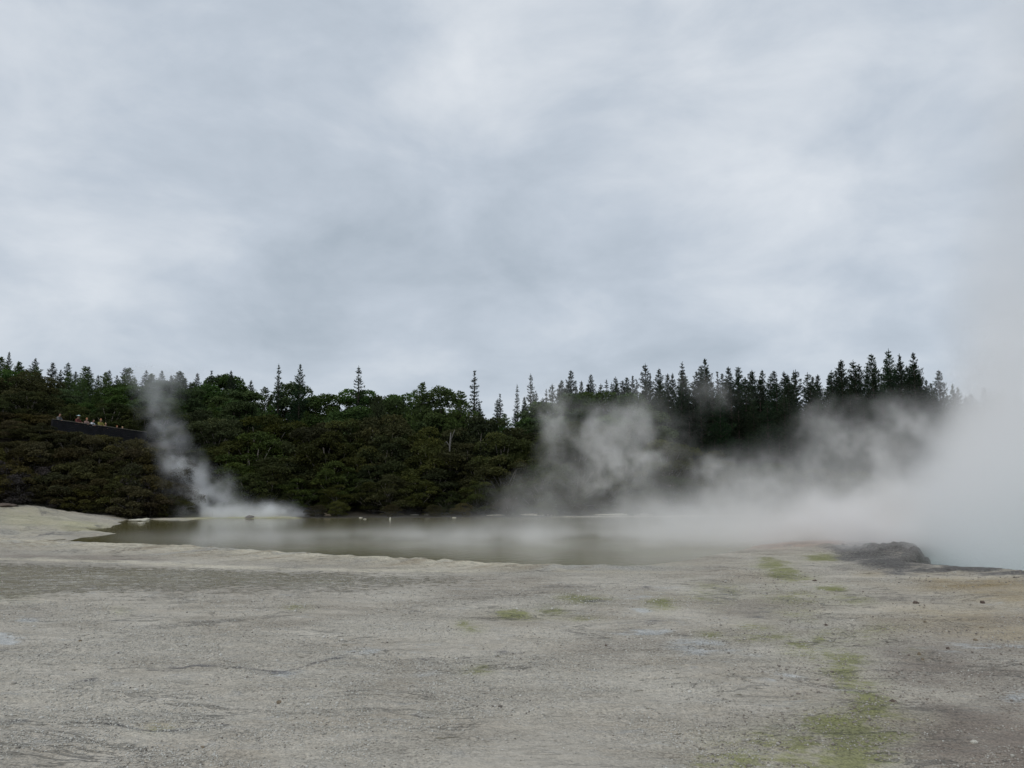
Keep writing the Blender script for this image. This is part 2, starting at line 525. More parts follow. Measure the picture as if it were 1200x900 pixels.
yellow = paint([(285, 606, 60, 2.0, 1.0), (335, 606, 30, 2, .7), (100, 618, 40, 4, .5), (30, 615, 50, 5, .35), (230, 606, 20, 2, .6), (640, 605, 25, 1.5, .4)])
ed_top = np.interp(spx, [-300, 0, 200, 400, 600, 740], [650, 658, 662, 668, 676, 676])
ed_bot = np.interp(spx, [-300, 0, 60, 200, 400, 500, 620, 740], [716, 706, 700, 698, 697, 692, 684, 677])
wet = sstep(-3, 9, spy - ed_top) * (1 - sstep(-16, 10, spy - ed_bot)) * (1 - sstep(560, 720, spx)) * (gy > 3)
wet = wet * np.interp(spx, [0, 200, 420, 600], [1, .95, .75, .55])
s_far = gy - shore_y(qx)
litter = sstep(0.0, 1.6, s_far + (wn - .5) * 3 + np.interp(qx, [215, 240, 340, 370, 490, 520, 600, 680], [0, 0, 2, 9, 9, 6, 8, 3]))
litter = np.where(gy < 40, np.where(np.hypot(gx, gy) > 90, 1.0, 0.0), litter)
smooth = .85 * sstep(-20, 75, spy - np.interp(spx, [150, 330, 480, 600, 660, 760, 900], [960, 890, 850, 800, 790, 850, 950]) + (wn2 - .5) * 110 + (wn - .5) * 40)
kx, ky = ground_at(1040, 645)
kd = ((gx - kx) / 2.0) ** 2 + ((gy - ky) / 3.2) ** 2
dark = np.maximum(dark, 1.3 * np.exp(-kd) * (poly_sd(gx, gy, POOL) > -2.5))
spool = poly_sd(gx, gy, POOL)
dark = np.maximum(dark, 1.2 * sstep(.55, .15, spool) * (spool > -3) * (gy > 4))
rock = paint([(1040, 640, 42, 8, 1.2), (1015, 650, 38, 8, 1.1), (1050, 662, 50, 9, 1.1), (1120, 670, 60, 4, 1.0)])
for nm, a in (('white', white), ('moss', moss), ('dark', dark), ('ochre', ochre), ('brown', brown), ('orange', orange), ('cream', cream), ('yellow', yellow),
              ('ripple', ripple), ('crest', crest), ('wet', wet), ('litter', litter), ('smooth', smooth), ('rock', rock)):
    f_attr(me, nm, a)

gm = bpy.data.materials.new('sinter')
gm.use_nodes = True
b = NT(gm.node_tree)
P = b.n('ShaderNodeNewGeometry').outputs['Position']
at = lambda n: b.n('ShaderNodeAttribute', attribute_name=n).outputs['Fac']
mpn = b.n('ShaderNodeMapping')
b.link(P, mpn.inputs[0])
mpn.inputs['Scale'].default_value = (0.45, 1.0, 1.0)
mpn.inputs['Rotation'].default_value = (0, 0, R(8))
PS = mpn.outputs[0]
nA = b.noise(P, 0.28, 5, .55, .4)
nB = b.noise(PS, 1.7, 6, .62, .3)
nC = b.noise(P, 11, 5, .68)
nD = b.noise(P, 46, 4, .7)
nE = b.noise(PS, 4.6, 5, .6, .8)
PZ = b.n('ShaderNodeMapping')
b.link(P, PZ.inputs[0])
PZ.inputs['Scale'].default_value = (.55, 1.0, 1)
PZ.inputs['Rotation'].default_value = (0, 0, R(-6))
nH = b.noise(PZ.outputs[0], 9, 4, .6)
nJ = b.noise(PS, 1.05, 6, .6, 1.2)
crk = b.math('MULTIPLY', b.rng(b.math('ABSOLUTE', b.math('SUBTRACT', nJ, .5)), .016, .0), b.rng(b.noise(P, .42, 2, .5), .46, .60))
nG = b.noise(PS, .55, 4, .6, .6)
vor = b.n('ShaderNodeTexVoronoi', feature='F1')
b.link(P, vor.inputs['Vector'])
vor.inputs['Scale'].default_value = 30
vd = vor.outputs['Distance']
col = b.mix(b.rng(nA, .38, .62), (.425, .382, .315), (.54, .50, .425))
col = b.mix(b.math('MULTIPLY', b.rng(nB, .42, .66), .55), col, (.555, .515, .445))
col = b.mix(b.math('MULTIPLY', b.rng(nB, .46, .30), .45), col, (.33, .31, .265))
col = b.mix(b.math('MULTIPLY', b.rng(nE, .56, .70), .35), col, (.40, .42, .43))
smo = at('smooth')
col = b.mix(b.math('MULTIPLY', smo, .75), col, b.mix(b.rng(nC, .3, .7), (.415, .38, .32), (.46, .425, .365)))
PW = b.n('ShaderNodeMapping')
b.link(P, PW.inputs[0])
PW.inputs['Scale'].default_value = (.5, 1.1, 1)
nF = b.noise(PW.outputs[0], 9, 6, .7, 1.0)
def msk(name, noise, w0=.55):
    """a stain whose outline is broken up by the noise"""
    return b.rng(b.math('ADD', at(name), b.math('MULTIPLY', b.math('SUBTRACT', noise, .5), 1.5)), w0 - .28, w0 + .28)
col = b.mix(b.math('MULTIPLY', at('brown'), b.rng(nB, .2, .75, .45, 1.)), col, (.255, .215, .18))
col = b.mix(b.math('MULTIPLY', msk('brown', nC, .75), .5), col, (.17, .13, .105))
col = b.mix(b.math('MULTIPLY', at('ochre'), b.rng(nE, .25, .7, .5, 1.)), col, (.40, .31, .17))
col = b.mix(b.math('MULTIPLY', at('orange'), b.rng(nE, .3, .65, .2, .8)), col, (.50, .29, .20))
col = b.mix(b.math('MULTIPLY', at('cream'), b.rng(nE, .3, .65, .55, 1.)), col, (.52, .475, .375))
col = b.mix(b.math('MULTIPLY', at('crest'), b.rng(nH, .35, .55, .5, 1.)), col, (.70, .645, .51))
col = b.mix(b.math('MULTIPLY', b.math('MULTIPLY', at('cream'), b.rng(nB, .52, .66)), .5), col, (.36, .295, .21))
col = b.mix(b.math('MULTIPLY', b.math('MULTIPLY', at('cream'), b.rng(nH, .52, .62)), .55), col, (.27, .255, .21))
col = b.mix(b.math('MULTIPLY', b.math('MULTIPLY', at('cream'), b.rng(nG, .5, .62)), .5), col, (.44, .45, .45))
col = b.mix(b.math('MULTIPLY', b.math('MULTIPLY', at('ripple'), b.rng(nB, .3, .6, .5, 1.)), .75), col, (.30, .245, .17))  # stain-brown stripes; colour supplies the contrast that the ripples' own shading lacks
col = b.mix(b.math('MULTIPLY', at('yellow'), .8), col, (.50, .48, .20))
col = b.mix(b.math('MULTIPLY', msk('white', b.math('MULTIPLY_ADD', nC, .4, b.math('MULTIPLY', nE, .6)), .62), .7), col, (.56, .575, .57))
col = b.mix(b.math('MULTIPLY', at('white'), .15), col, (.48, .50, .51))
col = b.mix(b.math('MULTIPLY', b.math('MULTIPLY', at('moss'), b.rng(nE, .35, .62, .25, 1.)), .5), col, (.37, .375, .15))
col = b.mix(b.math('MULTIPLY', b.rng(b.math('ADD', at('moss'), b.math('MULTIPLY', b.math('SUBTRACT', b.math('MULTIPLY_ADD', nH, .6, b.math('MULTIPLY', nC, .4)), .5), 3.4)), .35, .95), .62), col, (.20, .215, .055))
dk = b.mix(b.rng(nC, .3, .7), (.085, .083, .085), (.21, .205, .20))
col = b.mix(b.math('MULTIPLY', msk('dark', nE, .5), .85), col, dk)
col = b.mix(b.math('MULTIPLY', crk, .6), col, (.17, .165, .15))
# fine speckle
spk = b.math('MULTIPLY', b.math('SUBTRACT', nD, .5), b.math('SUBTRACT', 1.6, smo))
spk = b.math('ADD', spk, b.math('MULTIPLY', b.math('SUBTRACT', nC, .5), b.math('SUBTRACT', .9, b.math('MULTIPLY', smo, .7))))
# darker gaps between the flakes: crevice shade put into the colour
spk = b.math('SUBTRACT', spk, b.math('MULTIPLY', b.rng(vd, .45, .75), b.math('MULTIPLY', b.rng(nG, .35, .65, .06, .36), b.math('SUBTRACT', 1.0, b.math('MULTIPLY', smo, .9)))))
hsv = b.n('ShaderNodeHueSaturation')
b.link(col, hsv.inputs['Color'])
b.link(b.math('ADD', .96, spk), hsv.inputs['Value'])
col = hsv.outputs[0]
# shallow standing water with pale specks rising out of it
wetm = b.math('MULTIPLY', at('wet'), 1.0)
wm = b.rng(b.math('SUBTRACT', b.math('MULTIPLY', wetm, 1.1), b.math('ADD', b.math('MULTIPLY', b.math('SUBTRACT', nE, .40), 2.2), b.math('MULTIPLY', b.math('SUBTRACT', nH, .47), 3.0))), .30, .60)
col = b.mix(wm, col, b.mix(b.rng(nA, .3, .7), (.19, .158, .085), (.24, .205, .12)))
lit = b.mix(b.rng(nC, .3, .7), (.025, .022, .016), (.05, .042, .028))
col = b.mix(at('litter'), col, lit)
p = b.n('ShaderNodeBsdfPrincipled')
b.link(col, p.inputs['Base Color'])
rough = b.math('SUBTRACT', .85, b.math('MULTIPLY', wm, .66))
b.link(rough, p.inputs['Roughness'])
b.link(b.math('MULTIPLY_ADD', wm, .25, .25), p.inputs['Specular IOR Level'])
hgt = b.math('MULTIPLY', b.math('ADD', b.math('MULTIPLY', nC, .050), b.math('MULTIPLY', nD, .015)), b.rng(nG, .35, .65, .5, 1.15))
hgt = b.math('ADD', hgt, b.math('MULTIPLY', b.math('MINIMUM', vd, .8), -.016))
hgt = b.math('ADD', hgt, b.math('MULTIPLY', nE, .06))
hgt = b.math('SUBTRACT', hgt, b.math('MULTIPLY', crk, .03))
hgt = b.math('ADD', hgt, b.math('MULTIPLY', b.math('FRACT', b.math('MULTIPLY', nJ, 7.0)), .035))
hgt = b.math('MULTIPLY', hgt, b.math('SUBTRACT', 1.0, b.math('MULTIPLY', b.math('MAXIMUM', wm, b.math('MULTIPLY', smo, .75)), .93)))
rk = b.noise(PS, 7, 6, .7, 1.5)
hgt = b.math('ADD', hgt, b.math('MULTIPLY', b.math('MULTIPLY', rk, at('rock')), .16))
bn = b.n('ShaderNodeBump')
bn.inputs['Strength'].default_value = 1.0
bn.inputs['Distance'].default_value = 1.0
b.link(hgt, bn.inputs['Height'])
b.link(bn.outputs[0], p.inputs['Normal'])
b.link(p.outputs[0], b.n('ShaderNodeOutputMaterial').inputs[0])
ground = link('ground', me, gm, kind='structure', label='pale silica sinter flat with mossy stains, rising into wooded hillside')

# ------------------------------------------------------------------ water
def water_mat(name, col, col2, rough, bump, scale):
    m = bpy.data.materials.new(name)
    m.use_nodes = True
    b = NT(m.node_tree)
    P = b.n('ShaderNodeNewGeometry').outputs['Position']
    p = b.n('ShaderNodeBsdfPrincipled')
    b.link(b.mix(b.rng(b.noise(P, .12, 4, .6, .5), .35, .65), col, col2), p.inputs['Base Color'])
    p.inputs['Roughness'].default_value = rough
    p.inputs['IOR'].default_value = 1.33
    bn = b.n('ShaderNodeBump')
    bn.inputs['Strength'].default_value = 1.0
    bn.inputs['Distance'].default_value = bump
    b.link(b.noise(P, scale, 4, .6, .3), bn.inputs['Height'])
    b.link(bn.outputs[0], p.inputs['Normal'])
    b.link(p.outputs[0], b.n('ShaderNodeOutputMaterial').inputs[0])
    return m


def water_sheet(name, x0, x1, y0, y1, z, mat, label):
    nx, ny = 40, 30
    xs, ys = np.meshgrid(np.linspace(x0, x1, nx), np.linspace(y0, y1, ny))
    v = np.stack([xs, ys, np.full(xs.shape, z)], -1).reshape(-1, 3)
    i = np.arange(nx * ny).reshape(ny, nx)
    f = np.stack([i[:-1, :-1], i[:-1, 1:], i[1:, 1:], i[1:, :-1]], -1).reshape(-1, 4)
    return link(name, np_mesh(name, v, f, 4), mat, kind='structure', label=label)


def water_poly(name, P, z, mat, label):
    bm_v = [(x, y, z) for x, y in P]
    me = bpy.data.meshes.new(name)
    me.from_pydata(bm_v, [], [list(range(len(P)))])
    me.update()
    return link(name, me, mat, kind='structure', label=label)


def grow(P, d):
    c = P.mean(0)
    n = len(P)
    out = []
    for i in range(n):
        a, c_, e_ = P[i - 1], P[i], P[(i + 1) % n]
        t = (e_ - a) / (np.linalg.norm(e_ - a) + 1e-9)
        nn = np.array([t[1], -t[0]])
        out.append(c_ + nn * d)
    out = np.array(out)
    return out


def area(P):
    return 0.5 * sum(P[i - 1][0] * P[i][1] - P[i][0] * P[i - 1][1] for i in range(len(P)))


lake_m = water_mat('murky_lake_water', (.130, .115, .045), (.165, .148, .062), .07, .008, 2.6)
pool_m = water_mat('hot_pool_water', (.16, .27, .27), (.20, .31, .30), .10, .02, 2.0)
sg = 1 if area(LAKE) > 0 else -1
water_poly('lake_water', grow(LAKE, 1.2 * sg)[::sg], -0.055, lake_m, 'murky olive lake behind the sinter dam')
sg = 1 if area(POOL) > 0 else -1
water_poly('hot_pool_water', grow(POOL, .3 * sg)[::sg], -0.45, pool_m, 'grey blue hot pool hidden under thick steam')

# ------------------------------------------------------------------ gravel and stones
def ico(sub=0):
    import bmesh
    bm = bmesh.new()
    bmesh.ops.create_icosphere(bm, subdivisions=sub + 1, radius=1)
    v = np.array([tuple(x.co) for x in bm.verts])
    f = np.array([[x.index for x in fc.verts] for fc in bm.faces])
    bm.free()
    return v, f


iv, jf = ico(0)
N = 52000
py = 640 + 290 * rg.random(N * 2) ** 0.8
px = -150 + 1500 * rg.random(N * 2)
keep = np.zeros(N * 2, bool)
dens_ = np.where(px > 700, .55, 1.0)
dn = fbm(px / 60, py / 16, 0, 3, 1)
dens_ = dens_ * sstep(.3, .62, dn)
smm = sstep(-20, 75, py - np.interp(px, [150, 330, 480, 600, 660, 760, 900], [960, 890, 850, 800, 790, 850, 950]))
dens_ *= 1 - .96 * smm
dens_ = np.where((px < 640) & (py < np.interp(px, [0, 200, 400, 620], [706, 698, 697, 684])), 0.05, dens_)
keep = rg.random(N * 2) < dens_
px, py = px[keep], py[keep]
a_, b_ = (px - 600) / F, (450 - py) / F
dz_ = math.sin(PITCH) + b_ * math.cos(PITCH)
kk_ = -CAM_Z / dz_
X = a_ * kk_
Y = (math.cos(PITCH) - b_ * math.sin(PITCH)) * kk_
ok = (Y < 24) & (poly_sd(X, Y, POOL) > .3)
X, Y, pxk, pyk = X[ok], Y[ok], px[ok], py[ok]
n = len(X)
size = (0.005 + 0.008 * rg.random(n) ** 2.5) * (0.6 + Y / 14)
size = np.where(rg.random(n) < .012, size * 1.9, size)
tone = rg.random(n)
tone = np.where((pxk > 820) & (rg.random(n) < .45), tone * .16, tone)
size = np.where((pxk > 840) & (tone < .16) & (rg.random(n) < .25), size * 1.5, size)
Z = height(X, Y)
Rv = iv[None] * (1 + (rg.random((n, len(iv), 3)) - .5) * .55) * size[:, None, None]
Rv[..., 2] *= .6
th = rg.random(n) * 6.28
c_, s_ = np.cos(th)[:, None], np.sin(th)[:, None]
Rv = np.stack([Rv[..., 0] * c_ - Rv[..., 1] * s_ * .7, Rv[..., 0] * s_ + Rv[..., 1] * c_ * .7, Rv[..., 2]], -1)
Vp = Rv + np.stack([X, Y, Z + size * .25], -1)[:, None]
Fp = jf[None] + (np.arange(n) * len(iv))[:, None, None]
gme = np_mesh('gravel', Vp.reshape(-1, 3), Fp.reshape(-1, 3), 3)
f_attr(gme, 'tone', np.repeat(tone, len(iv)))
f_attr(gme, 'warm', np.repeat(sstep(780, 1050, pxk) * rg.random(n), len(iv)))
grm = bpy.data.materials.new('loose_stone')
grm.use_nodes = True
b = NT(grm.node_tree)
at = lambda n: b.n('ShaderNodeAttribute', attribute_name=n).outputs['Fac']
crn = b.n('ShaderNodeValToRGB')
b.link(at('tone'), crn.inputs[0])
el = crn.color_ramp.elements
el[0].color = (.13, .115, .10, 1)
el[1].color = (.56, .55, .51, 1)
el[0].position = .0
x_ = el.new(.07); x_.color = (.30, .285, .25, 1)
x_ = el.new(.6); x_.color = (.44, .425, .38, 1)
cc = b.mix(b.math('MULTIPLY', at('warm'), .5), crn.outputs[0], (.20, .15, .12))
p = b.n('ShaderNodeBsdfPrincipled')
b.link(cc, p.inputs['Base Color'])
p.inputs['Roughness'].default_value = .85
b.link(p.outputs[0], b.n('ShaderNodeOutputMaterial').inputs[0])
link('gravel', gme, grm, kind='stuff', label='loose pale and dark gravel scattered over the sinter flat')

iv2, jf2 = ico(2)
stone_mats = {'dark': simple_mat('dark_stone', (.11, .085, .07), .85, .4, 30, .006),
              'pale': simple_mat('pale_stone', (.52, .50, .44), .8, .2, 30, .006),
              'brown': simple_mat('brown_stone', (.19, .155, .11), .85, .35, 30, .006),
              'sinter': simple_mat('sinter_rock', (.50, .475, .39), .8, .25, 3, .04)}


def stone(name, px, py, wpx, hpx, mat, label, group=None, zb=None, Y=None, cat='stone'):
    x, y = ground_at(px, py)
    if Y is not None:
        y = Y
        x = (px - 600) / F * y
    if name == 'stone':
        wpx, hpx = wpx * .72, hpx * .72
    r = wpx / 2 / F * y
    h = hpx / F * y
    sd_ = random.random() * 50
    d = fbm(iv2[:, 0] * 1.3 + sd_, iv2[:, 1] * 1.3, iv2[:, 2] * 1.3 + sd_, 3, 1, .6)
    v = iv2 * (0.55 + d[:, None] * .95)
    v = v * [r, r * random.uniform(.7, 1.0), h * .62]
    f = jf2
    me = np_mesh(name, v, f, 3)
    o = link(name, me, stone_mats[mat], label=label, cat=cat, group=group)
    z = (float(height(np.array([x]), np.array([y]))[0]) - h * .12) if zb is None else zb
    o.location = (x, y, z + h * .30)
    o.rotation_euler = (0, 0, 0.3 * random.random())
    return o


G1 = 'loose stones on the sinter flat'
for a in [(1073, 706, 9, 5, 'dark', 'dark brown stone just below the left end of the ochre patch'),
          (1151, 706, 8, 5, 'dark', 'reddish black stone beside a small white streak by the ochre ground'),
          (1150, 734, 7, 3, 'brown', 'small brown stone below the ochre patch at the picture right side'),
          (1084, 729, 5, 3, 'brown', 'tiny brown stone directly below the dark brown one'),
          (999, 727, 6, 3.5, 'pale', 'single white stone on the grey flat right of the green moss'),
          (1077, 767, 6, 5, 'brown', 'upright brown stone among the gravel below the ochre ground'),
          (1081, 772, 5, 4, 'brown', 'olive brown stone touching the upright brown stone'),
          (1141, 868, 10, 6, 'pale', 'largest white stone, in the brown gravel near the bottom right'),
          (1046, 821, 10, 4, 'dark', 'flat dark stone beside the long green moss streak'),
          (1111, 759, 6, 4, 'dark', 'dark stone on the white streaked gravel at right'),
          (955, 681, 7, 3, 'dark', 'black stone just left of the brightest moss patch'),
          (968, 732, 5, 3, 'dark', 'black stone above the small dark green tuft'),
          (988, 638, 5, 3, 'dark', 'dark stone on the pinkish ground left of the dark rock lip'),
          (967, 638, 4, 2, 'dark', 'smaller dark stone at the far edge of the pinkish ground'),
          (1143, 750, 8, 3.5, 'brown', 'flat brown stone at the edge of the white streaks at right'),
          (327, 823, 8, 6, 'brown', 'lone mossy brown stone on the grey flat at left'),
          (94, 750, 5, 3, 'brown', 'small brown stone on the far left of the flat'),
          (237, 876, 6, 4, 'brown', 'small brown stone near the bottom left corner'),
          (61, 809, 9, 3, 'pale', 'flat pale stone on the left of the flat'),
          (710, 755, 4, 3, 'dark', 'small dark stone in the middle of the flat above the smooth ground')]:
    stone('stone', *a[:5], a[5], G1)
G2 = 'pale sinter rocks in the lake'
for a in [(168, 615, 22, 2.2, 60, 'flat white sinter rock in the lake beside the left bank'),
          (176, 612, 9, 2, 62, 'small white sinter rock behind the flat one at the left bank'),
          (171, 619, 8, 1.5, 55, 'smallest white sinter rock nearest to the left spit'),
          (505, 605.5, 12, 3, 70.5, 'bright white domed rock on the middle of the far shore'),
          (581, 606, 26, 2.0, 70.5, 'long low white rock on the far shore right of the domed one'),
          (487, 605.5, 14, 2.0, 70.5, 'low pale rock just left of the bright domed rock'),
          (630, 605, 46, 2.6, 71, 'long cream sinter bank on the far shore behind thin mist'),
          (735, 604, 70, 2.2, 71.6, 'longest pale sinter bank on the far shore under the steam'),
          (459, 612, 2, 3.2, 62, 'upright white rock standing alone in the far water'),
          (533, 609, 5, 1.0, 66, 'tiny white rock in the water below the domed rock'),
          (430, 611, 4, .8, 63, 'tiny white rock in the water left of the upright one'),
          (425, 609, 4, .8, 66, 'tiny pale rock closest to the shore left of the upright one')]:
    stone('sinter_rock', a[0], a[1], a[2], a[3], 'sinter', a[5], G2, zb=-.05, Y=a[4], cat='rock')
stone('dark_rock', 296, 608, 9, 3.4, 'dark', 'dark rock at the water edge in front of the yellow bank', zb=-.05, Y=65.5, cat='rock')
stone('dark_rock', 384, 606, 22, 4, 'brown', 'grey brown rocky lump at the end of the yellow bank', zb=-.03, Y=69.2, cat='rock')
stone('dark_rock', 12, 601.5, 26, 4, 'dark', 'dark slab at the foot of the scrub on the pale left bank', Y=60, cat='rock')

# ------------------------------------------------------------------ trees
def leaf_mat(name, c1, c2, c3, hue=0.03):
    m = bpy.data.materials.new(name)
    m.use_nodes = True
    b = NT(m.node_tree)
    tint = b.n('ShaderNodeAttribute', attribute_name='tint').outputs['Fac']
    oi = b.n('ShaderNodeObjectInfo').outputs['Random']
    c = b.mix(b.rng(tint, .0, .6, smooth=False), c1, c2)
    c = b.mix(b.rng(tint, .6, 1., smooth=False), c, c3)
    h = b.n('ShaderNodeHueSaturation')
    b.link(b.math('ADD', b.math('MULTIPLY', b.math('SUBTRACT', oi, .5), hue), .5), h.inputs['Hue'])
    b.link(b.math('MULTIPLY_ADD', b.math('FRACT', b.math('MULTIPLY', oi, 7.3)), .7, .65), h.inputs['Value'])
    b.link(b.math('MULTIPLY_ADD', b.math('FRACT', b.math('MULTIPLY', oi, 3.1)), .3, .8), h.inputs['Saturation'])
    b.link(c, h.inputs['Color'])
    d = b.n('ShaderNodeBsdfDiffuse')
    b.link(h.outputs[0], d.inputs[0])
    tr = b.n('ShaderNodeBsdfTranslucent')
    b.link(h.outputs[0], tr.inputs[0])
    gl = b.n('ShaderNodeBsdfGlossy')
    gl.inputs['Roughness'].default_value = .55
    gl.inputs[0].default_value = (1, 1, 1, 1)
    mx = b.n('ShaderNodeMixShader')
    mx.inputs[0].default_value = .25
    b.link(d.outputs[0], mx.inputs[1]); b.link(tr.outputs[0], mx.inputs[2])
    m2 = b.n('ShaderNodeMixShader')
    m2.inputs[0].default_value = .006
    b.link(mx.outputs[0], m2.inputs[1]); b.link(gl.outputs[0], m2.inputs[2])
    b.link(m2.outputs[0], b.n('ShaderNodeOutputMaterial').inputs[0])
    return m


LM = {'pine': leaf_mat('pine_needles', (.012, .022, .012), (.020, .036, .018), (.032, .052, .023)),
      'green': leaf_mat('green_pine_needles', (.036, .060, .022), (.062, .098, .030), (.095, .138, .038)),
      'kanuka': leaf_mat('olive_foliage', (.030, .038, .013), (.054, .064, .018), (.095, .098, .026), .06),
      'scrub': leaf_mat('scrub_foliage', (.038, .036, .016), (.066, .062, .021), (.100, .086, .030), .07),
      'bare': leaf_mat('bare_twigs', (.045, .038, .038), (.080, .068, .064), (.115, .100, .095), .03)}
BARK = simple_mat('bark', (.055, .045, .036), .9, .3, 9, .01)
PALE_BARK = simple_mat('pale_bark', (.17, .155, .135), .9, .3, 9, .01)


def leaves(name, cen, size, up=0.0, aspect=.5, axis=None, tint=None):
    """many small leaf-spray faces round the given centres"""
    n = len(cen)
    a = rg.normal(size=(n, 3))
    if axis is not None:
        a = axis + a * .45
    a /= np.linalg.norm(a, axis=1)[:, None]
    c = rg.normal(size=(n, 3))
    nrm = c + np.array([0, 0, up])
    bb = np.cross(nrm, a)
    bb /= np.linalg.norm(bb, axis=1)[:, None] + 1e-9
    s = size if np.ndim(size) else np.full(n, size)
    s = s * (.6 + .8 * rg.random(n))
    a = a * s[:, None]
    bb = bb * (s * aspect)[:, None]
    v = np.stack([cen - a * .5, cen + bb * .5 - a * .05, cen + a * .6, cen - bb * .5 - a * .05], 1).reshape(-1, 3)
    f = np.arange(4 * n).reshape(-1, 4)
    me = np_mesh(name, v, f, 4)
    f_attr(me, 'tint', np.repeat(np.clip(tint, 0, 1), 4))
    return me


def pine_proto(h, rmax, crown0, dens, droop, seed, gappy=0.0, lean=0.0):
    """conifer of height h: whorled branches carrying needle tufts"""
    r = random.Random(seed)
    t = MB()
    top = Vector((lean * h, 0, h))
    def axis(z):
        k = z / h
        return Vector((lean * h * k * k, 0, z))
    t.tube([axis(h * k) for k in (0, .05, .3, .6, .85, 1.0)], [h * .017, h * .013, h * .010, h * .007, h * .003, h * .0012], 7)
    cs, ts, ax, sz = [], [], [], []
    z = h * crown0
    while z < h * .985:
        k = (z / h - crown0) / (1 - crown0)
        prof = min((1 - k) ** .80, (1 - k) * 2.3) * min(1, .5 + k * 3.0)
        nb = r.randint(4, 7)
        a0 = r.random() * 6.28
        wh = r.uniform(.72, 1.15)
        if gappy and r.random() < gappy:
            wh *= .45
        for i in range(nb):
            L = rmax * prof * wh * r.uniform(.6, 1.15) + .05
            a = a0 + 6.283 * i / nb + r.uniform(-.35, .35)
            base = axis(z + r.uniform(-.15, .15))
            rise = r.uniform(.05, .35) + .5 * k - droop
            pts = []
            for j in range(5):
                s = j / 4
                pts.append(base + Vector((math.cos(a) * L * s, math.sin(a) * L * s, L * (rise * s * .6 + .35 * s * s * (1 - droop)))))
            if L > .35:
                t.tube([pts[0], pts[2], pts[4]], [.012 * L + .012, .008 * L + .008, .004], 4)
            nt = int(dens * (6 + L * 26))
            br = r.uniform(.25, .75)
            for _ in range(nt):
                s = r.random() ** .6
                s = .18 + .85 * s
                q_ = min(int(s * 4), 3)
                p0 = pts[q_].lerp(pts[q_ + 1], s * 4 - q_) if s < 1 else pts[4]
                sp = (.045 + .17 * L) * (1.15 - .6 * s)
                off = Vector((r.gauss(0, sp), r.gauss(0, sp), r.gauss(0, sp * .45) + .05))
                cs.append(tuple(p0 + off))
                ax.append((math.cos(a) * .7, math.sin(a) * .7, .75))
                ts.append(br + r.uniform(-.25, .25) + .15 * k)
                sz.append(r.uniform(.7, 1.2) * (1.08 - .62 * k))
        z += r.uniform(.38, .62) * (1.15 - .45 * k) * (h / 14) ** .5
    for i in range(int(18 * dens)):
        cs.append((top.x + r.gauss(0, .04), r.gauss(0, .04), h + .1 - r.random() * .7)); ax.append((0, 0, 1)); ts.append(.5); sz.append(.45)
    cr = leaves('pine_crown', np.array(cs), np.array(sz) * .34, 0, .30, np.array(ax), np.array(ts))
    return t.mesh('pine_trunk', True), cr


def pad_proto(h, rad_, seed, npads, flat, nleaf, leaf, stems=3, low=.12, pale=False):
    """spreading tree or bush: stems, and foliage pads over an uneven dome"""
    r = random.Random(seed)
    g = np.random.default_rng(seed)
    t = MB()
    pads = []
    for i in range(npads):
        for _ in range(30):
            k = r.random()
            z = h * (low + (1 - low) * k)
            rr = rad_ * math.sqrt(max(0, 1 - (max(0, k - .25) / .78) ** 2.2)) * r.uniform(.35, 1.0)
            a = r.random() * 6.283
            pc = Vector((math.cos(a) * rr, math.sin(a) * rr, z))
            pr = rad_ * r.uniform(.22, .40)
            if all((pc - p_[0]).length > .55 * pr for p_ in pads):
                break
        pads.append((pc, pr, r.random()))
    bases = [Vector((r.uniform(-.12, .12) * rad_, r.uniform(-.12, .12) * rad_, 0)) for _ in range(stems)]
    for i, (pc, pr, _) in enumerate(pads):
        b0 = bases[i % stems]
        mid = Vector((pc.x * .35 + b0.x, pc.y * .35 + b0.y, pc.z * .5))
        t.tube([b0, mid, pc + Vector((0, 0, -pr * flat * .4))], [h * .012 * r.uniform(.7, 1.3), h * .009, h * .003], 5)
    cs, ts = [], []
    wts = np.array([p_[1] ** 2 for p_ in pads]); wts /= wts.sum()
    for (pc, pr, tn), wt in zip(pads, wts):
        m = int(nleaf * wt)
        d = g.normal(size=(m, 3)); d /= np.linalg.norm(d, axis=1)[:, None]
        d[:, 2] = np.where(d[:, 2] < -.25, -d[:, 2], d[:, 2])
        rr = pr * (.62 + .38 * g.random(m) ** .5) * (.72 + .55 * fbm(d[:, 0] * 2.2 + tn * 20, d[:, 1] * 2.2, d[:, 2] * 2.2, 3, 1))
        p_ = d * rr[:, None]
        p_[:, 2] *= flat
        p_ += g.normal(size=(m, 3)) * pr * .05
        cs.append(p_ + np.array(pc))
        ts.append(np.clip(.22 + .5 * tn + .25 * np.clip(d[:, 2], 0, 1) * 0 + g.normal(size=m) * .14, 0, 1))
    m = int(nleaf * .22)
    d = np.clip(g.normal(size=(m, 3)), -1.3, 1.3) * [rad_ * .4, rad_ * .4, h * .2] + [0, 0, h * .45]
    cs.append(d); ts.append(g.random(m) * .6)
    cr = leaves('crown', np.vstack(cs), leaf, .75, .6, None, np.concatenate(ts))
    return t.mesh('trunk', True), cr


def set_mats(pr, bark, leafm):
    pr[0].materials.append(bark); pr[1].materials.append(leafm)
    return pr


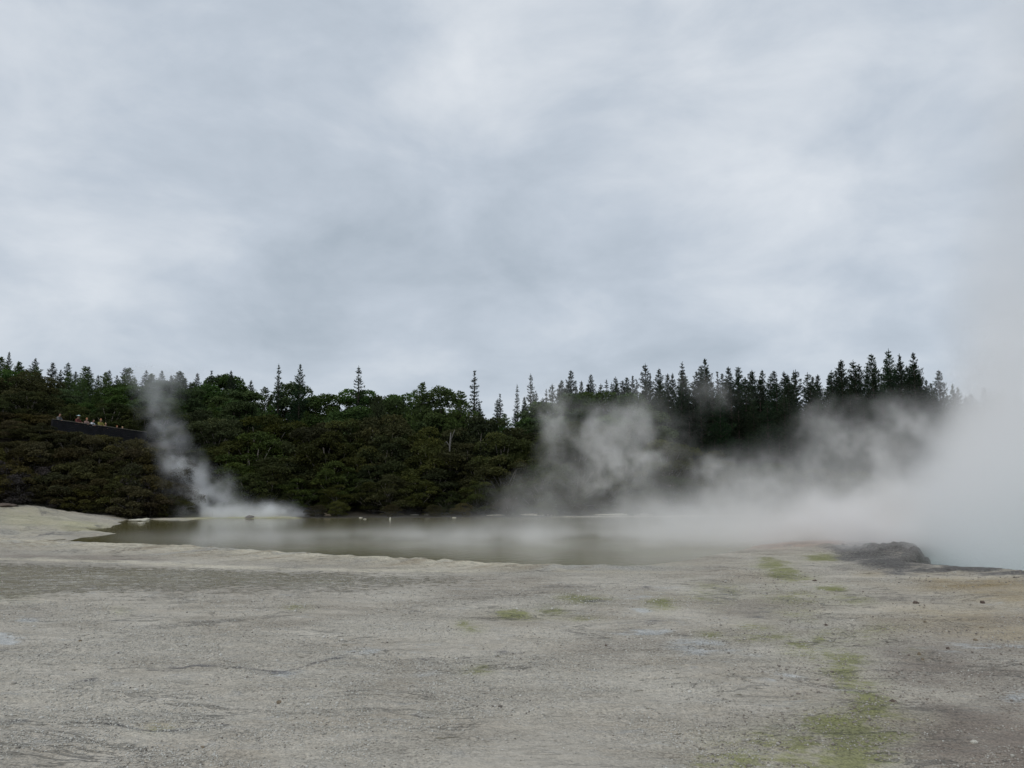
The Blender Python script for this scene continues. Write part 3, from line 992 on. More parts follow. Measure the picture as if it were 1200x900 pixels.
PR = {}
PR['pine'] = [(14, set_mats(pine_proto(14, 2.9, .08, 1.75, .05, s, g_), BARK, LM['pine'])) for s, g_ in ((1, .0), (2, .1), (3, .15), (4, .1), (5, .2))]
PR['spire'] = [(14, set_mats(pine_proto(14, 1.55, .12, 1.1, .12, s, g_, l_), BARK, LM['pine'])) for s, g_, l_ in ((11, .3, .01), (12, .35, -.01), (13, .2, .0))]
PR['young'] = [(9, set_mats(pine_proto(9, 2.6, .06, 1.9, .0, s, .0), BARK, LM['green'])) for s in (21, 22, 23)]
PR['round'] = [(9, set_mats(pad_proto(9, 3.4, s, 44, .80, 15000, .25, 3, .12), BARK, LM['green'])) for s in (31, 32, 33)]
PR['kanuka'] = [(6, set_mats(pad_proto(6, 2.9, s, 36, .66, 12500, .18, 4, .12), PALE_BARK, LM['kanuka'])) for s in (41, 42, 43, 44)]
PR['scrub'] = [(3, set_mats(pad_proto(3, 1.9, s, 26, .75, 8500, .13, 5, .05), PALE_BARK, LM['scrub'])) for s in (51, 52, 53)]

PR['bare'] = [(3, set_mats(pad_proto(3, 1.8, s, 18, .85, 3600, .12, 9, .05), PALE_BARK, LM['bare'])) for s in (61, 62)]

KIND = {'bare': ('bare_shrub', 'shrub'), 'pine': ('pine_tree', 'pine tree'), 'spire': ('pine_tree', 'pine tree'), 'young': ('young_pine_tree', 'pine tree'), 'round': ('broad_tree', 'tree'),
        'kanuka': ('tea_tree', 'tree'), 'scrub': ('shrub', 'shrub')}
REG = []
ZONES = [(-9999, 'past the left edge'), (-15, 'at the deck hill left end'), (62, 'near the viewing deck'), (175, 'by the rising left steam'), (250, 'between left steam and pine pair'),
         (312, 'below the pine pair'), (395, 'near the single gappy pine'), (470, 'near the broad pyramid tree'), (572, 'near the skyline notch'), (640, 'behind the thin middle steam'),
         (780, 'left of the pine wall'), (840, 'in the darkest pine stretch'), (930, 'beside the tall steamside pines'), (1000, 'under the tall steamside pines'), (1090, 'inside the big steam cloud'), (1215, 'past the right edge')]
ORD = ['', 'first', 'second', 'third', 'fourth', 'fifth', 'sixth', 'seventh', 'eighth', 'ninth', 'tenth', 'eleventh', 'twelfth', 'thirteenth', 'fourteenth', 'fifteenth', 'sixteenth', 'seventeenth', 'eighteenth', 'nineteenth', 'twentieth']


def name_all():
    """give every tree of the wood words of its own: look, row, nearest landmark, order from the left"""
    cells = {}
    for o, px, text in REG:
        zi = max(i for i, z_ in enumerate(ZONES) if z_[0] <= px)
        cells.setdefault((text, zi), []).append((px, o))
    for (text, zi), lst in cells.items():
        lst.sort(key=lambda q_: q_[0])
        for i, (px, o) in enumerate(lst):
            o['label'] = f"{text} {ZONES[zi][1]}, {ORD[min(i + 1, 20)]} from left" if len(lst) > 1 else f"{text} {ZONES[zi][1]}"
            if len(o['label'].split()) > 16:
                print('LONG', o['label'])
            if i + 1 > 20:
                print('LONG CELL', text, zi, len(lst))


count = {}
OWN = ('trees standing out of the wood',)


def plant(kind, px, top, Y, label, group=None, wide=1.0, var=None, minh=1.2, hfix=None):
    p_ = px_at(px, top, Y)
    gz = float(height(np.array([p_.x]), np.array([Y]), False)[0])
    if kind not in ('scrub', 'bare') and poly_sd(np.array([p_.x]), np.array([Y]), LAKE)[0] < 0:
        return None
    hgt_ = p_.z - gz if hfix is None else hfix
    if hgt_ < minh:
        return None
    lst = PR[kind]
    h0, (tm, cm) = lst[(random.randrange(len(lst)) if var is None else var)]
    nm, ct = KIND[kind]
    k = hgt_ / h0
    o = empty(nm, (p_.x, Y, gz - .05), label, ct, group, random.random() * 6.28)
    kx = max(k * .6, min(k * 1.5, 1.0)) if kind in ('kanuka', 'scrub', 'round', 'bare') else k
    kx = (kx * .6 + k * .4) * wide * random.uniform(.9, 1.12)
    o.scale = (kx, kx, k)
    a = bpy.data.objects.new('trunk', tm); C.objects.link(a); a.parent = o
    c = bpy.data.objects.new('crown', cm); C.objects.link(c); c.parent = o
    count[kind] = count.get(kind, 0) + 1
    if group and group not in OWN:
        REG.append((o, px, label))
    return o


SKX = [-500, 0, 60, 100, 200, 260, 330, 400, 450, 480, 560, 600, 640, 700, 760, 800, 900, 960, 1000, 1070, 1095, 1130, 1300, 1700]
SKY_ = [424, 419, 424, 430, 434, 442, 455, 462, 463, 466, 470, 470, 450, 444, 438, 434, 434, 436, 428, 422, 452, 458, 462, 462]
sky_top = lambda x: float(np.interp(x, SKX, SKY_))
U = random.uniform

# back rows: plantation pines along the skyline
Lp = 'dark skyline plantation pine'
Lp2 = 'second row plantation pine'
Lp3 = 'low front plantation pine'
Ll = 'small skyline pine tip'
Ll2 = 'small pine just under the skyline'
Lm = 'level skyline pine'
Lm2 = 'pine just under the skyline'
x = -200
while x < 1330:
    for row, (Y0, dy) in enumerate(((118, 0), (110, 6))):
        xx = x + row * 9 + U(-4, 4)
        if xx < 300:
            plant('pine', xx, sky_top(xx) + U(-3, 6) + dy, Y0 + U(-2, 2), Ll if row == 0 else Ll2, 'pines on the left skyline', 1.15)
        elif xx < 615:
            if row == 0:
                plant('pine', xx, sky_top(xx) + U(-3, 14) + dy, Y0 - 8 + U(-2, 2), Lm, 'pines in the middle of the wood', .95)
        else:
            plant(random.choice(('pine', 'pine', 'pine', 'spire')), xx, sky_top(xx) + (U(-6, 6) if row == 0 else U(-1, 10)), Y0 - 6 + U(-2, 2), Lp if row == 0 else Lp2, 'pines in the plantation at right', .9)
    x += (U(11, 16) if x > 600 else U(18, 25)) if x < 1200 else 24
# front of the plantation at right: nearer dark rows
x = 640
while x < 1330:
    xx = x + U(-5, 5)
    if xx < 1085 or xx > 1105:
        plant('pine', xx, sky_top(xx) + U(6, 20), 99 + U(-2, 2), 'near row dark plantation pine', 'pines in the plantation at right', 1.05)
        if xx > 770:
            plant('pine', xx + 9, sky_top(xx) + U(22, 45), 95 + U(-1, 1), 'half height plantation pine', 'pines in the plantation at right', 1.15)
            plant('pine', xx + 3, sky_top(xx) + U(60, 95), 91 + U(-1, 1), Lp3, 'pines in the plantation at right', 1.15)
    x += U(17, 22) if x < 1100 else 27
# trees that stand out, each with its own words
for (kd, px, top, Y, wide, var, lab) in [
        ('spire', 328, 426, 100, .95, 0, 'slim ragged pine rising above the wood, left one of a pair left of centre'),
        ('pine', 352, 427, 100, .85, 2, 'fuller pine rising above the wood beside a slim ragged one'),
        ('spire', 421, 429, 98, 1.25, 1, 'tall single pine with bare gaps between the pair and the broad trees'),
        ('spire', 556, 434, 92, 1.2, 2, 'tall narrow pine poking up just right of the broad dark tree'),
        ('spire', 606, 450, 108, .9, 0, 'thin pale pine spire at the low notch of the skyline'),
        ('spire', 622, 438, 106, 1.0, 1, 'tall thin pine at the left end of the dark plantation'),
        ('spire', 586, 461, 100, 1.2, 2, 'short narrow pine tip left of the skyline notch'),
        ('pine', 669, 434, 104, .95, 1, 'tallest pine near the left end of the plantation'),
        ('pine', 756, 426, 104, .9, 3, 'pointed pine standing a little over the plantation left of its middle'),
        ('spire', 800, 424, 103, 1.2, 0, 'narrow pointed pine rising over the plantation middle'),
        ('pine', 826, 421, 103, .85, 2, 'highest pointed pine over the middle of the plantation'),
        ('pine', 985, 422, 100, 1.15, 0, 'broad round topped pine left of the three tall ones at the steam'),
        ('pine', 1021, 415, 98, .9, 1, 'left pine of the tall group beside the big steam cloud'),
        ('pine', 1041, 409, 98, .85, 3, 'tallest pine of the group beside the big steam cloud'),
        ('pine', 1054, 415, 99, .75, 4, 'slim pine wedged between the two tallest beside the steam'),
        ('pine', 1070, 414, 97, .95, 2, 'outermost tall pine with spreading branches against the steam'),
        ('pine', 1100, 434, 112, .85, 1, 'pale pine half dissolved in the edge of the steam cloud'),
        ('pine', 1116, 450, 116, .8, 4, 'small faint pine showing through the steam cloud'),
        ('pine', 11, 412, 104, .8, 0, 'ragged pine tip at the very left end of the skyline'),
        ('spire', 248, 434, 100, 1.4, 2, 'narrow dark pine tip on the left skyline right of the rising steam'),
        ('pine', 271, 434, 100, .9, 4, 'wider dark pine tip on the left skyline right of the rising steam'),
        ('young', 495, 449, 86, 1.2, 0, 'broad dark pyramid shaped tree standing out left of the tall narrow pine'),
        ('young', 540, 459, 84, 1.3, 1, 'broad green tree below and left of the tall narrow pine'),
        ('round', 520, 462, 86, 1.0, 2, 'dark rounded tree between two broad green ones'),
        ('young', 443, 463, 88, 1.1, 2, 'dark green bushy pine right of the tall gappy one')]:
    plant(kd, px, top, Y, lab, 'trees standing out of the wood', wide * .95, var)

# green slope on the left and middle
ROWN = {102: 'highest', 95: 'second highest', 87: 'middle', 84: 'lowest', 91: 'second lowest'}
for Y0, off, x0, x1, stp in ((102, 5, -250, 520, 26), (95, 19, -260, 640, 34), (87, 36, 40, 660, 34), (84, 46, 200, 680, 36), (91, 27, 40, 330, 30)):
    x = x0
    while x < x1:
        xx = x + U(-10, 10)
        kd = random.choice(('young', 'young', 'round')) if xx < 330 else random.choice(('round', 'young', 'round'))
        plant(kd, xx, sky_top(xx) + off + U(-7, 8), Y0 + U(-2, 2), f"green {'bushy pine' if kd == 'young' else 'rounded tree'} {ROWN[Y0]} row", 'green trees on the left slope' if xx < 330 else 'green trees in the middle belt', 1.15)
        x += stp * U(.85, 1.15)
# green lump of trees behind the middle steam
for (px, top, Y) in ((640, 478, 90), (668, 470, 90), (700, 468, 90), (735, 474, 89), (762, 490, 88), (655, 495, 84), (690, 490, 84), (725, 495, 83), (757, 510, 83), (782, 528, 84)):
    plant('round', px + U(-5, 5), top + U(-3, 3), Y, f"greyish green {'upper' if top < 480 else 'lower' if top < 500 else 'lowest'} tree", 'green trees behind the middle steam', 1.1)

# tea tree belt in layers down to the far shore
Ld, Ld2 = 'highest belt row olive tea tree', 'middle belt row olive tea tree'
Lc, Lc2 = 'second shore row olive tea tree', 'front shore row olive tea tree'
for Y0, ty, x0, x1, stp, lab, grp in ((79, 503, 225, 790, 38, Ld, 'tea trees of the upper belt'), (76, 520, 225, 860, 40, Ld2, 'tea trees of the upper belt'), (73.5, 545, 238, 1400, 40, Lc, 'tea trees along the far shore'),
                                      (71.5, 570, 245, 1400, 34, Lc2, 'tea trees along the far shore')):
    x = x0
    while x < x1:
        xx = x + U(-10, 10)
        Yb = Y0 + float(np.interp(xx, [0, 600, 1000, 1500], [-1, 0, 4, 6]))
        plant('kanuka', xx, ty + U(-10, 10) + float(np.interp(xx, [240, 600, 1000], [-4, 0, 14])), Yb + U(-.6, .6), lab, grp, 1.15)
        x += stp * U(.85, 1.15)
# left hill: above and beside the viewing deck
Le = 'dark olive tea tree on the hill above the viewing deck'
for Y0, ty, x0, x1, stp in ((88, 462, -250, 230, 36), (83, 474, -250, 240, 36), (79.5, 484, -250, 60, 38), (81, 482, 66, 235, 32)):
    x = x0
    while x < x1:
        xx = x + U(-10, 10)
        kd = random.choice(('young', 'young', 'round')) if (ty < 480 and xx > 75) else 'kanuka'
        plant(kd, xx, ty + U(-9, 7), Y0 + U(-1, 1), {462: 'hilltop green pine' if kd != 'kanuka' else 'hilltop dark tea tree', 474: 'green pine below the hilltop' if kd != 'kanuka' else 'dark tea tree below the hilltop', 484: 'dark tea tree midway uphill', 482: 'dark tea tree behind the rail'}[ty], 'tea trees above the viewing deck', 1.2)
        x += stp * U(.85, 1.15)
for (px, top, Y) in ((-200, 500, 68), (-150, 515, 67.5), (-110, 500, 68), (-70, 512, 67.5), (-30, 500, 68.5), (-5, 512, 68), (22, 508, 68.5), (45, 512, 68.5), (8, 520, 67), (40, 438, 84), (10, 444, 80), (-30, 430, 82), (-80, 440, 80), (35, 462, 76), (0, 470, 73), (-50, 465, 73), (28, 488, 71), (52, 497, 69.5), (-110, 450, 76), (-170, 440, 78), (197, 512, 74), (215, 520, 73), (232, 528, 73), (205, 500, 77)):
    plant('kanuka', px, top, Y, 'large dark olive tea tree' if top < 480 else 'mid sized olive tea tree',
          'tea trees left of the viewing deck' if px < 100 else 'tea trees behind the left steam', 1.2)
# scrub bank under the deck
for px in range(-260, 60, 17):
    for Y, dt_ in ((72, 12), (75, 5), (77.5, 0)):
        plant('scrub', px + U(-5, 5), 500, Y + U(-.6, .6), {72: 'front hill shoulder shrub', 75: 'middle hill shoulder shrub', 77.5: 'rear hill shoulder shrub'}[Y], 'shrubs on the hill shoulder', 1.5, hfix=U(1.2, 1.8))
for px in range(84, 214, 12):
    plant('scrub', px + U(-3, 3), 515, 69.3 + (px - 84) * .012 + U(-.2, .2), 'low shrub against the deck foot', 'shrubs against the deck foot', 1.4, hfix=U(.8, 1.2))
for px in range(-260, 66, 14):
    plant('scrub', px + U(-4, 4), 515, 69.4 + U(-.4, .4), 'shrub on the hill shoulder edge', 'shrubs on the hill shoulder', 1.5, hfix=U(.9, 1.6))
ROWS_ = {519: 'topmost olive', 530: 'upper olive', 545: 'middle brownish', 560: 'lower brownish', 576: 'waterside brownish'}
for Y0, ty, x0, x1, stp in ((69, 519, 62, 200, 22), (67.4, 530, 20, 212, 22), (66, 545, -240, 216, 23), (64.8, 560, -240, 218, 23), (63.9, 576, -240, 214, 22)):
    x = x0
    while x < x1:
        xx = x + U(-6, 6)
        Yb = Y0 + float(np.interp(xx, [-200, 0, 150, 215], [-3, -2.2, 0, 1.5]))
        bump_ = float(np.interp(xx, [-200, 30, 60, 175, 205, 218], [-20, -14, 0, 0, 10, 26]))
        if ty < 525:
            bump_ += float(np.interp(xx, [62, 90, 170, 200], [-12, -6, 3, 10]))
        plant('bare' if ty > 540 and xx < 195 and random.random() < .22 else 'scrub', xx, ty + bump_ + U(-5, 5), Yb + U(-.4, .4), f"{ROWS_[ty]} bank shrub", 'shrubs on the bank below the deck', 1.15, minh=.7)
        x += stp * U(.85, 1.15)
Lg = 'low yellowish waterline shrub'
for px in list(range(360, 1300, 46)):
    plant('scrub', px + U(-14, 14), 590 + U(-6, 6), float(shore_y(px)) - 2.2, Lg, 'low shrubs at the far water line', 1.1, minh=.5)

# dead pale trunk in front of the green trees
dt = empty('dead_tree', (px_at(527, 560, 74.4).x, 74.4, .7), 'bare pale dead trunk with a forked top below the broad green tree', 'tree')
zt = px_at(527, 507, 74.4).z - .7
t = MB()
t.tube([(0, 0, 0), (.05, 0, zt * .5), (-.02, 0, zt * .8), (.06, 0, zt)], [.11, .09, .075, .04], 7)
link('trunk', t.mesh('dead_trunk', True), simple_mat('dead_wood', (.12, .115, .11), .85, .2, 10), dt)
t = MB()
t.tube([(.02, 0, zt * .80), (-.35, .1, zt * .88), (-.5, .1, zt * .86)], [.05, .04, .02], 6)
t.tube([(.03, 0, zt * .88), (.3, .0, zt * .99), (.42, .0, zt * 1.04)], [.05, .035, .015], 6)
link('branch', t.mesh('dead_branch', True), bpy.data.materials['dead_wood'], dt)
dt = None

name_all()

# ------------------------------------------------------------------ viewing deck and people
YA, YB = 70.0, 77.0
RA, RB = px_at(62, 491.5, YA), px_at(172, 506.8, YB)
dv = RB - RA
wood = simple_mat('dark_timber', (.012, .012, .014), .9, .3, 2.5)
railm = simple_mat('weathered_rail', (.15, .14, .11), .85, .25, 4)
deck = empty('viewing_deck', (RA.x, RA.y, RA.z - 1.1), 'dark timber viewing deck with boarded rail high on the left hillside', 'viewing deck')
inv = Vector((RA.x, RA.y, RA.z - 1.1))
side_ = Vector((-dv.y, dv.x, 0)).normalized()
if side_.y < 0:
    side_ = -side_                      # points away from the viewer, into the hill
m = MB()
nb = 9
for k in range(nb):
    zo = -.07 - k * .155
    m.beam(RA - inv + Vector((0, 0, zo)), RB - inv + Vector((0, 0, zo)), .04, .142)
link('board_wall', m.mesh('board_wall'), wood, deck)
m = MB()
m.beam(RA - inv + Vector((0, 0, .035)), RB - inv + Vector((0, 0, .035)), .13, .05)
link('handrail', m.mesh('handrail'), railm, deck)
m = MB()
a, c_ = RA - inv + side_ * 1.1 + Vector((0, 0, -1.16)), RB - inv + side_ * 1.1 + Vector((0, 0, -1.16))
m.beam(a, c_, 2.1, .08)
link('deck_floor', m.mesh('deck_floor'), wood, deck)
L_ = dv.length
for k in range(8):
    q_ = RA - inv + dv * (k / 7) + side_ * .09
    m = MB()
    m.box((q_.x, q_.y, q_.z - 1.65), (.11, .11, 3.3))
    link('post', m.mesh('post'), wood, deck)
m = MB()
m.beam(RA - inv + Vector((0, 0, -1.62)) - side_ * .04, RB - inv + Vector((0, 0, -1.62)) - side_ * .04, .05, .06)
link('bearer', m.mesh('bearer'), railm, deck)


def skin_part(name, pts, edges, rad_, mat, parent, root=0, lvl=2):
    me = bpy.data.meshes.new(name)
    me.from_pydata(pts, edges, [])
    o = bpy.data.objects.new(name, me)
    C.objects.link(o)
    sk = o.modifiers.new('skin', 'SKIN')
    sk.use_smooth_shade = True
    for i, r_ in enumerate(rad_):
        rr = r_ if isinstance(r_, tuple) else (r_, r_)
        me.skin_vertices[0].data[i].radius = rr
    me.skin_vertices[0].data[root].use_root = True
    sb = o.modifiers.new('sub', 'SUBSURF')
    sb.levels = sb.render_levels = lvl
    me.materials.append(mat)
    if parent:
        o.parent = parent
    return o


def person(frac, back, rz, label, shirt, hair, hat=None, scale=1.0, lean=.12):
    p0 = RA + dv * frac + side_ * back
    root = link('person', None, label=label, cat='person', group='people at the rail of the viewing deck')
    root.location = (p0.x, p0.y, p0.z - 1.12)
    root.rotation_euler = (0, 0, rz)
    root.scale = (scale,) * 3
    skin = bpy.data.materials.get('skin') or simple_mat('skin', (.30, .17, .12), .6, .1, 8)
    jeans = bpy.data.materials.get('trousers') or simple_mat('trousers', (.03, .035, .05), .9, .2, 12)
    l = lean   # leans forward (towards -Y) with hands on the rail
    pts = [(0, 0, .92), (0, -.02 - l * .3, 1.12), (0, -l * .8, 1.36), (0, -l, 1.47), (0, -l * 1.25, 1.54), (0, -l * 1.35, 1.63), (0, -l * 1.3, 1.72),
           (.19, -l * .85, 1.40), (.25, -.12 - l, 1.17), (.17, -.36 - l * .6, 1.13), (.14, -.46 - l * .6, 1.13),
           (-.19, -l * .85, 1.40), (-.25, -.12 - l, 1.17), (-.17, -.36 - l * .6, 1.13), (-.14, -.46 - l * .6, 1.13),
           (.10, 0, .86), (.11, -.03, .48), (.11, .02, .08), (.12, -.12, .03), (-.10, 0, .86), (-.11, -.03, .48), (-.11, .02, .08), (-.12, -.12, .03)]
    ed = [(0, 1), (1, 2), (2, 3), (3, 4), (4, 5), (5, 6), (2, 7), (7, 8), (8, 9), (9, 10), (2, 11), (11, 12), (12, 13), (13, 14),
          (0, 15), (15, 16), (16, 17), (17, 18), (0, 19), (19, 20), (20, 21), (21, 22)]
    rd_ = [(.15, .11), (.14, .10), (.16, .11), .055, .075, (.085, .10), .06, .06, .045, .033, .03, .06, .045, .033, .03, .09, .06, .04, .035, .09, .06, .04, .035]
    skin_part('body', pts, ed, rd_, skin, root)
    sp = [pts[0], pts[1], pts[2], (0, -l * .95, 1.44), pts[7], pts[8], (.19, -.30 - l * .6, 1.135), pts[11], pts[12], (-.19, -.30 - l * .6, 1.135)]
    se = [(0, 1), (1, 2), (2, 3), (2, 4), (4, 5), (5, 6), (2, 7), (7, 8), (8, 9)]
    skin_part('shirt', sp, se, [(.175, .135), (.165, .125), (.185, .135), .075, .08, .062, .048, .08, .062, .048], shirt, root)
    tp = [(0, 0, .94), pts[15], pts[16], (.11, .02, .12), pts[19], pts[20], (-.11, .02, .12)]
    skin_part('trousers', tp, [(0, 1), (1, 2), (2, 3), (0, 4), (4, 5), (5, 6)], [(.17, .13), .11, .08, .065, .11, .08, .065], jeans, root)
    hy = -l * 1.3
    skin_part('hair', [(0, hy + .05, 1.60), (0, hy + .035, 1.70), (0, hy - .015, 1.77)], [(0, 1), (1, 2)], [(.075, .06), (.092, .085), .06], hair, root)
    if hat is not None:
        skin_part('hat', [(0, hy - .005, 1.73), (0, hy, 1.80)], [(0, 1)], [(.115, .125), .075], hat, root)
        mb = MB()
        mb.tube([(0, hy - .02, 1.725), (0, hy - .02, 1.738)], [.19, .17], 16)
        link('hat_brim', mb.mesh('hat_brim', True), hat, root)
    return root


SH = {k: simple_mat('shirt_' + k, c_, .85, .12, 10) for k, c_ in (('red', (.12, .035, .03)), ('pink', (.30, .20, .17)), ('white', (.50, .53, .58)), ('yellow', (.22, .20, .05)), ('grey', (.11, .11, .115)), ('brown', (.14, .08, .055)))}
hairs = {'dark': simple_mat('dark_hair', (.03, .02, .015), .7, .2, 30), 'ginger': simple_mat('ginger_hair', (.40, .17, .07), .7, .2, 30), 'blond': simple_mat('blond_hair', (.5, .36, .2), .7, .2, 30)}
hatm = simple_mat('pale_hat', (.62, .78, .80), .8, .1, 10)
yaw = math.atan2(side_.y, side_.x) - math.pi / 2
def fr(px):          # fraction along the rail that shows at this column
    best = min(range(101), key=lambda i: abs(float(to_px(*(RA + dv * (i / 100)))[0]) - px))
    return best / 100
person(fr(70), .45, yaw + .5, 'person in grey at the left end of the deck, half hidden by leaves', SH['grey'], hairs['dark'], lean=.15)
person(fr(93), .42, yaw + .35, 'person in dark red top and pale blue hat at the deck rail', SH['red'], hairs['dark'], hatm, 1.03)
person(fr(103), .42, yaw + .3, 'person in pale pink top between the hatted one and the white shirt', SH['pink'], hairs['ginger'], None, .97)
person(fr(109), .42, yaw + .6, 'person in white shirt with dark hair bent over the rail', SH['white'], hairs['dark'], None, .93, .25)
person(fr(120), .45, yaw + .2, 'person in yellow top with ginger hair at the deck rail', SH['yellow'], hairs['ginger'], None, 1.03)
person(fr(125.5), .42, yaw + .5, 'smaller person in pinkish top right beside the one in yellow', SH['pink'], hairs['blond'], None, .86)
person(fr(139), .45, yaw + .3, 'small brown haired person barely reaching over the rail, left of two', SH['brown'], hairs['ginger'], None, .80)
person(fr(145.5), .45, yaw + .3, 'small person in brown barely reaching over the rail, rightmost on the deck', SH['brown'], hairs['blond'], None, .79)

# pale barrier half hidden in the steam on the far side
bx = px_at(957, 602, 68)
bar = empty('barrier', (bx.x, 68, -.05), 'low pale railing on the far shore half hidden by steam', 'railing')
pm = simple_mat('pale_paint', (.55, .54, .50), .7, .1, 5)
for k in range(4):
    m = MB(); m.box((-.75 + k * .5, 0, .42), (.06, .06, .84)); link('post', m.mesh('barrier_post'), pm, bar)
for z in (.45, .80):
    m = MB(); m.beam((-.80, -.045, z), (.80, -.045, z), .03, .09); link('rail', m.mesh('barrier_rail'), pm, bar)

# ------------------------------------------------------------------ steam
def steam_mat(name, k, col=(1, 1, 1), aniso=.0):
    m = bpy.data.materials.new(name)
    m.use_nodes = True
    b = NT(m.node_tree)
    p = b.n('ShaderNodeVolumePrincipled')
    p.inputs['Color'].default_value = (*col, 1)
    p.inputs['Anisotropy'].default_value = aniso
    p.inputs['Density'].default_value = k
    p.inputs['Density Attribute'].default_value = 'density'
    b.link(p.outputs[0], b.n('ShaderNodeOutputMaterial').inputs['Volume'])
    return m


def steam(name, lo, hi, vox, fn, mat, label):
    """steam cloud as a real voxel volume; fn(x, y, z) gives its density"""
    lo, hi = np.array(lo, float), np.array(hi, float)
    nn = np.maximum(np.round((hi - lo) / vox).astype(int) + 1, 2)
    hi = lo + (nn - 1) * vox
    gx_, gy_, gz_ = np.meshgrid(*[lo[i] + np.arange(nn[i]) * vox for i in range(3)], indexing='ij')
    D = fn(gx_, gy_, gz_).astype(np.float32)
    for ax_ in range(3):       # fade at the faces so that no flat side shows
        sh = [1, 1, 1]
        sh[ax_] = nn[ax_]
        i_ = np.arange(nn[ax_])
        e_ = sstep(0, 4, np.minimum(i_, nn[ax_] - 1 - i_)) if ax_ < 2 else sstep(0, 6, nn[ax_] - 1 - i_)
        D = D * e_.reshape(sh)
    D[D < 0.004] = 0
    me = bpy.data.meshes.new(name)
    me.vertices.add(D.size)
    a = me.attributes.new('d', 'FLOAT', 'POINT')
    a.data.foreach_set('value', D.ravel())
    o = link(name, me, mat, label=label, kind='stuff')
    tr = bpy.data.node_groups.new(name + '_nodes', 'GeometryNodeTree')
    tr.interface.new_socket('Geometry', in_out='INPUT', socket_type='NodeSocketGeometry')
    tr.interface.new_socket('Geometry', in_out='OUTPUT', socket_type='NodeSocketGeometry')
    N_ = tr.nodes
    K = tr.links.new
    gi, go = N_.new('NodeGroupInput'), N_.new('NodeGroupOutput')
    vc = N_.new('GeometryNodeVolumeCube')
    vc.inputs['Min'].default_value = lo
    vc.inputs['Max'].default_value = hi
    for i, s in enumerate(('X', 'Y', 'Z')):
        vc.inputs['Resolution ' + s].default_value = int(nn[i])
    pos = N_.new('GeometryNodeInputPosition')
    sp_ = N_.new('ShaderNodeSeparateXYZ')
    K(pos.outputs[0], sp_.inputs[0])

    def mt(op, a_, b_):
        x_ = N_.new('ShaderNodeMath')
        x_.operation = op
        for i, v_ in enumerate((a_, b_)):
            if isinstance(v_, bpy.types.NodeSocket):
                K(v_, x_.inputs[i])
            else:
                x_.inputs[i].default_value = float(v_)
        return x_.outputs[0]
    ii = [mt('ROUND', mt('DIVIDE', mt('SUBTRACT', sp_.outputs[i], lo[i]), vox), 0) for i in range(3)]
    ii = [mt('MINIMUM', mt('MAXIMUM', ii[i], 0), nn[i] - 1) for i in range(3)]
    # integer index: floats hold it exactly below 16.7 million
    ind = mt('ADD', mt('MULTIPLY', mt('ADD', mt('MULTIPLY', ii[0], nn[1]), ii[1]), nn[2]), ii[2])
    at_ = N_.new('GeometryNodeInputNamedAttribute')
    at_.data_type = 'FLOAT'
    at_.inputs['Name'].default_value = 'd'
    si = N_.new('GeometryNodeSampleIndex')
    si.data_type = 'FLOAT'
    si.clamp = True
    K(gi.outputs[0], si.inputs['Geometry'])
    K(at_.outputs[0], si.inputs['Value'])
    K(ind, si.inputs['Index'])
    K(si.outputs[0], vc.inputs['Density'])
    sm = N_.new('GeometryNodeSetMaterial')
    sm.inputs['Material'].default_value = mat
    K(vc.outputs[0], sm.inputs[0])
    K(sm.outputs[0], go.inputs[0])
    md = o.modifiers.new('steam', 'NODES')
    md.node_group = tr
    print(name, nn, D.size, float((D > 0).mean()))
    return o


def warp3(x, y, z, f, amp, seed=0):
    a = fbm(x * f, y * f, z * f, 3, seed) - .5
    c = fbm(x * f + 9, y * f, z * f + 5, 3, seed + 1) - .5
    d = fbm(x * f, y * f + 7, z * f + 2, 3, seed + 2) - .5
    return x + a * amp, y + c * amp, z + d * amp


def blobs(x, y, z, lst):
    s = 0
    for (px, py, Y, rx, rz, ry, amp) in lst:
        c = px_at(px, py, Y)
        rx, rz = rx / F * Y, rz / F * Y
        s = s + amp * np.exp(-(((x - c.x) / rx) ** 2 + ((y - Y) / ry) ** 2 + ((z - c.z) / rz) ** 2))
    return s


def left_plume(x, y, z):
    X_, Y_, Z_ = warp3(x, y, z, .5, 1.6)
    s = blobs(X_, Y_, Z_, [(290, 602, 66.5, 36, 9, 2, .85), (250, 600, 66.5, 24, 14, 2, .9), (320, 604, 67, 34, 5, 1.5, .7), (238, 584, 66.8, 14, 17, 2, .75), (224, 562, 67, 12, 17, 2, .65),
                           (212, 540, 67.2, 10, 17, 2, .52), (198, 515, 67.5, 9, 16, 2, .38), (236, 550, 67.5, 9, 10, 1.5, .2), (186, 490, 68, 10, 16, 2, .24), (184, 468, 68.5, 11, 14, 2.4, .13),
                           (180, 450, 69, 26, 12, 2.5, .11), (195, 440, 69, 34, 9, 2.5, .09), (262, 575, 67, 10, 14, 1.5, .25)])
    t = fbm(X_ * .95, Y_ * .95, Z_ * .95, 4, 2, .55)
    return s * sstep(.36, .62, t)


